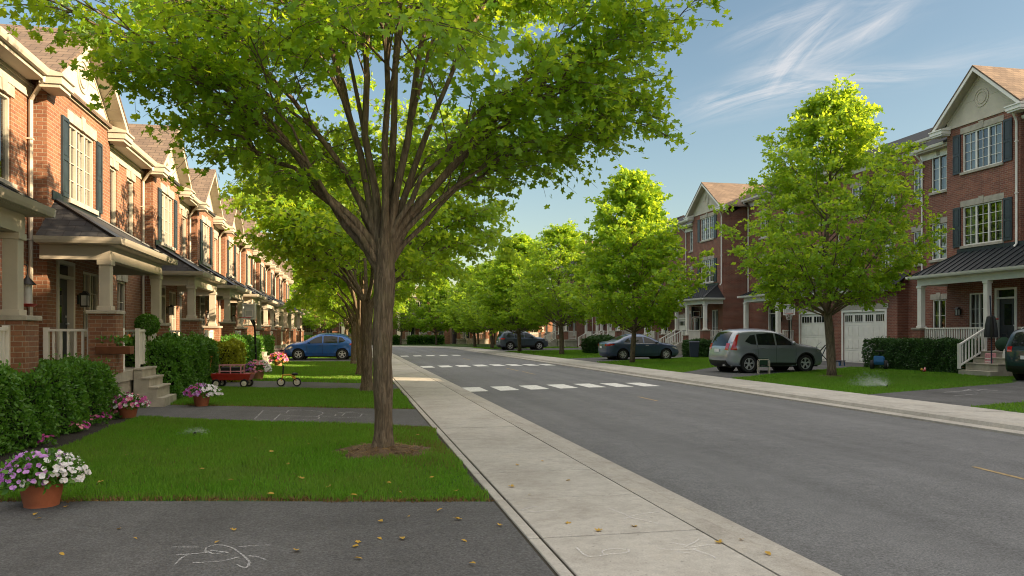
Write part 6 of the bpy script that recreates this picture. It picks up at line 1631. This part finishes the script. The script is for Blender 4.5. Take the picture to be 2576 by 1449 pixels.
drop([(638, 1102), (780, 1118), (688, 1135), (720, 1168), (573, 1208), (905, 1200), (985, 1215), (1080, 1202), (900, 1247), (500, 1180), (672, 1242), (420, 1130), (320, 1145), (830, 1225), (1150, 1235), (1045, 1095), (260, 1210), (760, 1205), (1010, 1240)], 'front lawn', .045)
# ------------------------------------------------------------------ sun, sky, camera
SUN_EL, SUN_AZ = R(19), R(28)      # azimuth measured from +X towards -Y (the sun is behind the houses across the street)
S = Vector((math.cos(SUN_EL) * math.cos(SUN_AZ), -math.cos(SUN_EL) * math.sin(SUN_AZ), math.sin(SUN_EL)))
ld = bpy.data.lights.new('sun', 'SUN'); ld.energy = 3.9; ld.angle = R(.55); ld.color = (1.0, .76, .48)
lo = bpy.data.objects.new('sun', ld); COL.objects.link(lo); lo.rotation_euler = S.to_track_quat('Z', 'Y').to_euler(); lo.location = S * 60
w = bpy.data.worlds.new('World'); SC.world = w; w.use_nodes = True; nt = w.node_tree; nt.nodes.clear()
out = nt.nodes.new('ShaderNodeOutputWorld'); bg = nt.nodes.new('ShaderNodeBackground'); bg.inputs[1].default_value = .15
sky = nt.nodes.new('ShaderNodeTexSky'); sky.sky_type = 'NISHITA'; sky.sun_disc = False; sky.sun_elevation = SUN_EL; sky.sun_rotation = math.atan2(S.x, S.y)
sky.air_density = 1.0; sky.dust_density = 1.5; sky.ozone_density = 1.5; sky.altitude = 0
# wisps of cirrus, laid out on the sky by direction
tc = nt.nodes.new('ShaderNodeTexCoord'); dirv = tc.outputs['Generated']
def dirof(u, v): s = (u - UC) / FPX; t = (VH - v) / FPX; return Vector((SA + s * CA, CA - s * SA, t)).normalized()
C0 = dirof(2080, 150); E1 = (dirof(2180, 150) - C0); E1 = (E1 - C0 * E1.dot(C0)).normalized(); E2 = C0.cross(E1); E2 = E2 if E2.z > 0 else -E2
def dotn(vv):
    n = nt.nodes.new('ShaderNodeVectorMath'); n.operation = 'DOT_PRODUCT'; L(nt, dirv, n.inputs[0]); n.inputs[1].default_value = tuple(vv); return n.outputs['Value']
def math_(op, a, b=None, c=None, clamp=False):
    n = nt.nodes.new('ShaderNodeMath'); n.operation = op; n.use_clamp = clamp
    for i, x in enumerate((a, b, c)):
        if x is None: continue
        if hasattr(x, 'is_output'): L(nt, x, n.inputs[i])
        else: n.inputs[i].default_value = x
    return n.outputs[0]
dz = math_('MAXIMUM', dotn(C0), .05); px = math_('DIVIDE', dotn(E1), dz); py = math_('DIVIDE', dotn(E2), dz)
cmb = nt.nodes.new('ShaderNodeCombineXYZ'); L(nt, px, cmb.inputs[0]); L(nt, py, cmb.inputs[1])
def streak(u0, v0, u1, v1, width, amp, bend=0.0):
    k = 1 / 1950.0 * .88; x0, y0, x1, y1 = (u0 - 2080) * k, (150 - v0) * k, (u1 - 2080) * k, (150 - v1) * k
    ln = math.hypot(x1 - x0, y1 - y0); cx, cy = (x0 + x1) / 2, (y0 + y1) / 2; ca, sa = (x1 - x0) / ln, (y1 - y0) / ln
    a = math_('ADD', math_('MULTIPLY', math_('SUBTRACT', px, cx), ca), math_('MULTIPLY', math_('SUBTRACT', py, cy), sa))
    b = math_('SUBTRACT', math_('MULTIPLY', math_('SUBTRACT', py, cy), ca), math_('MULTIPLY', math_('SUBTRACT', px, cx), sa))
    b = math_('ADD', b, math_('MULTIPLY', math_('MULTIPLY', a, a), bend / ln))
    c = nt.nodes.new('ShaderNodeCombineXYZ'); L(nt, math_('MULTIPLY', a, 7.0), c.inputs[0]); L(nt, math_('MULTIPLY', b, 55.0), c.inputs[1]); c.inputs[2].default_value = u0 * .013
    nz = N(nt, 'ShaderNodeTexNoise', Scale=1.0, Detail=9, Roughness=.66, Distortion=1.4); L(nt, c.outputs[0], nz.inputs['Vector'])
    wob = N(nt, 'ShaderNodeTexNoise', Scale=5.0, Detail=5); L(nt, cmb.outputs[0], wob.inputs['Vector'])
    b2 = math_('ADD', b, math_('MULTIPLY', math_('SUBTRACT', wob.outputs[0], .5), width * 1.8))
    ga = math_('POWER', 2.718, math_('MULTIPLY', math_('POWER', math_('ABSOLUTE', math_('DIVIDE', a, ln * .5)), 3.0), -1.4))
    gb = math_('POWER', 2.718, math_('MULTIPLY', math_('POWER', math_('ABSOLUTE', math_('DIVIDE', b2, width)), 1.7), -1.0))
    f = math_('MULTIPLY', math_('MULTIPLY', ga, gb), math_('MULTIPLY', math_('SUBTRACT', nz.outputs[0], .37, clamp=True), amp * 3.6))
    return f
tot = None
for s_ in [(1735, 285, 2110, 185, .015, .85, .10), (1990, 195, 2370, 182, .010, .66, -.12), (1930, 210, 2095, 20, .016, .75, .12), (2040, 165, 2270, 15, .015, .60, -.10), (1820, 110, 2100, 5, .012, .48, .06), (1850, 205, 2080, 130, .014, .40, 0), (2280, 165, 2620, 110, .012, .22, .05), (2100, 35, 2330, -20, .02, .3, 0)]:
    f = streak(*s_); tot = f if tot is None else math_('ADD', tot, f)
tot = math_('MINIMUM', tot, .72)
hs = N(nt, 'ShaderNodeHueSaturation', Saturation=1.08, Value=.345, Fac=1.0); L(nt, sky.outputs[0], hs.inputs['Color'])
skyc = mixc(nt, 1.0, hs.outputs[0], (1.16, 1.06, .90), 'MULTIPLY')
# added fill light: a bright cloud layer put into the unseen upper sky
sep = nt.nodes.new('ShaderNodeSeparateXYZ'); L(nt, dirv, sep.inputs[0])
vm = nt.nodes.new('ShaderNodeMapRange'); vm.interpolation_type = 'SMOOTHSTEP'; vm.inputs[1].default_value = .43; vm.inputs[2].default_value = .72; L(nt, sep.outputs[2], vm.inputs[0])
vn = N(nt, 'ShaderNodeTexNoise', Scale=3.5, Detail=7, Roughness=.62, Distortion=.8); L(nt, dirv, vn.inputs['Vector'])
sky_fill = math_('MULTIPLY', vm.outputs[0], math_('ADD', .45, vn.outputs[0]), clamp=True)
skyc = mixc(nt, sky_fill, skyc, (2.95, 2.75, 2.52))
# thin bright haze towards the horizon is in the sky model; clouds are lit pale
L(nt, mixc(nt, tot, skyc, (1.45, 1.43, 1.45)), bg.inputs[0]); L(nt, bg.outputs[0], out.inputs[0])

cd = bpy.data.cameras.new('camera'); co = bpy.data.objects.new('camera', cd); COL.objects.link(co); SC.camera = co
co.location = (0, 0, EYE); co.rotation_euler = (PI / 2, 0, -YAW)
cd.sensor_width = 36; cd.lens = 36 * FPX / W0; cd.shift_y = (VH - 724.5) / W0; cd.clip_end = 3000; cd.clip_start = .05
SC.view_settings.view_transform = 'Standard'; SC.view_settings.look = 'None'; SC.view_settings.gamma = 1; SC.view_settings.exposure = 1.97
SC.render.engine = 'CYCLES'; SC.cycles.use_denoising = True; SC.cycles.filter_width = 1.05; SC.cycles.max_bounces = 10; SC.cycles.diffuse_bounces = 6; SC.cycles.transmission_bounces = 10; SC.cycles.transparent_max_bounces = 24; SC.cycles.caustics_reflective = False; SC.cycles.caustics_refractive = False
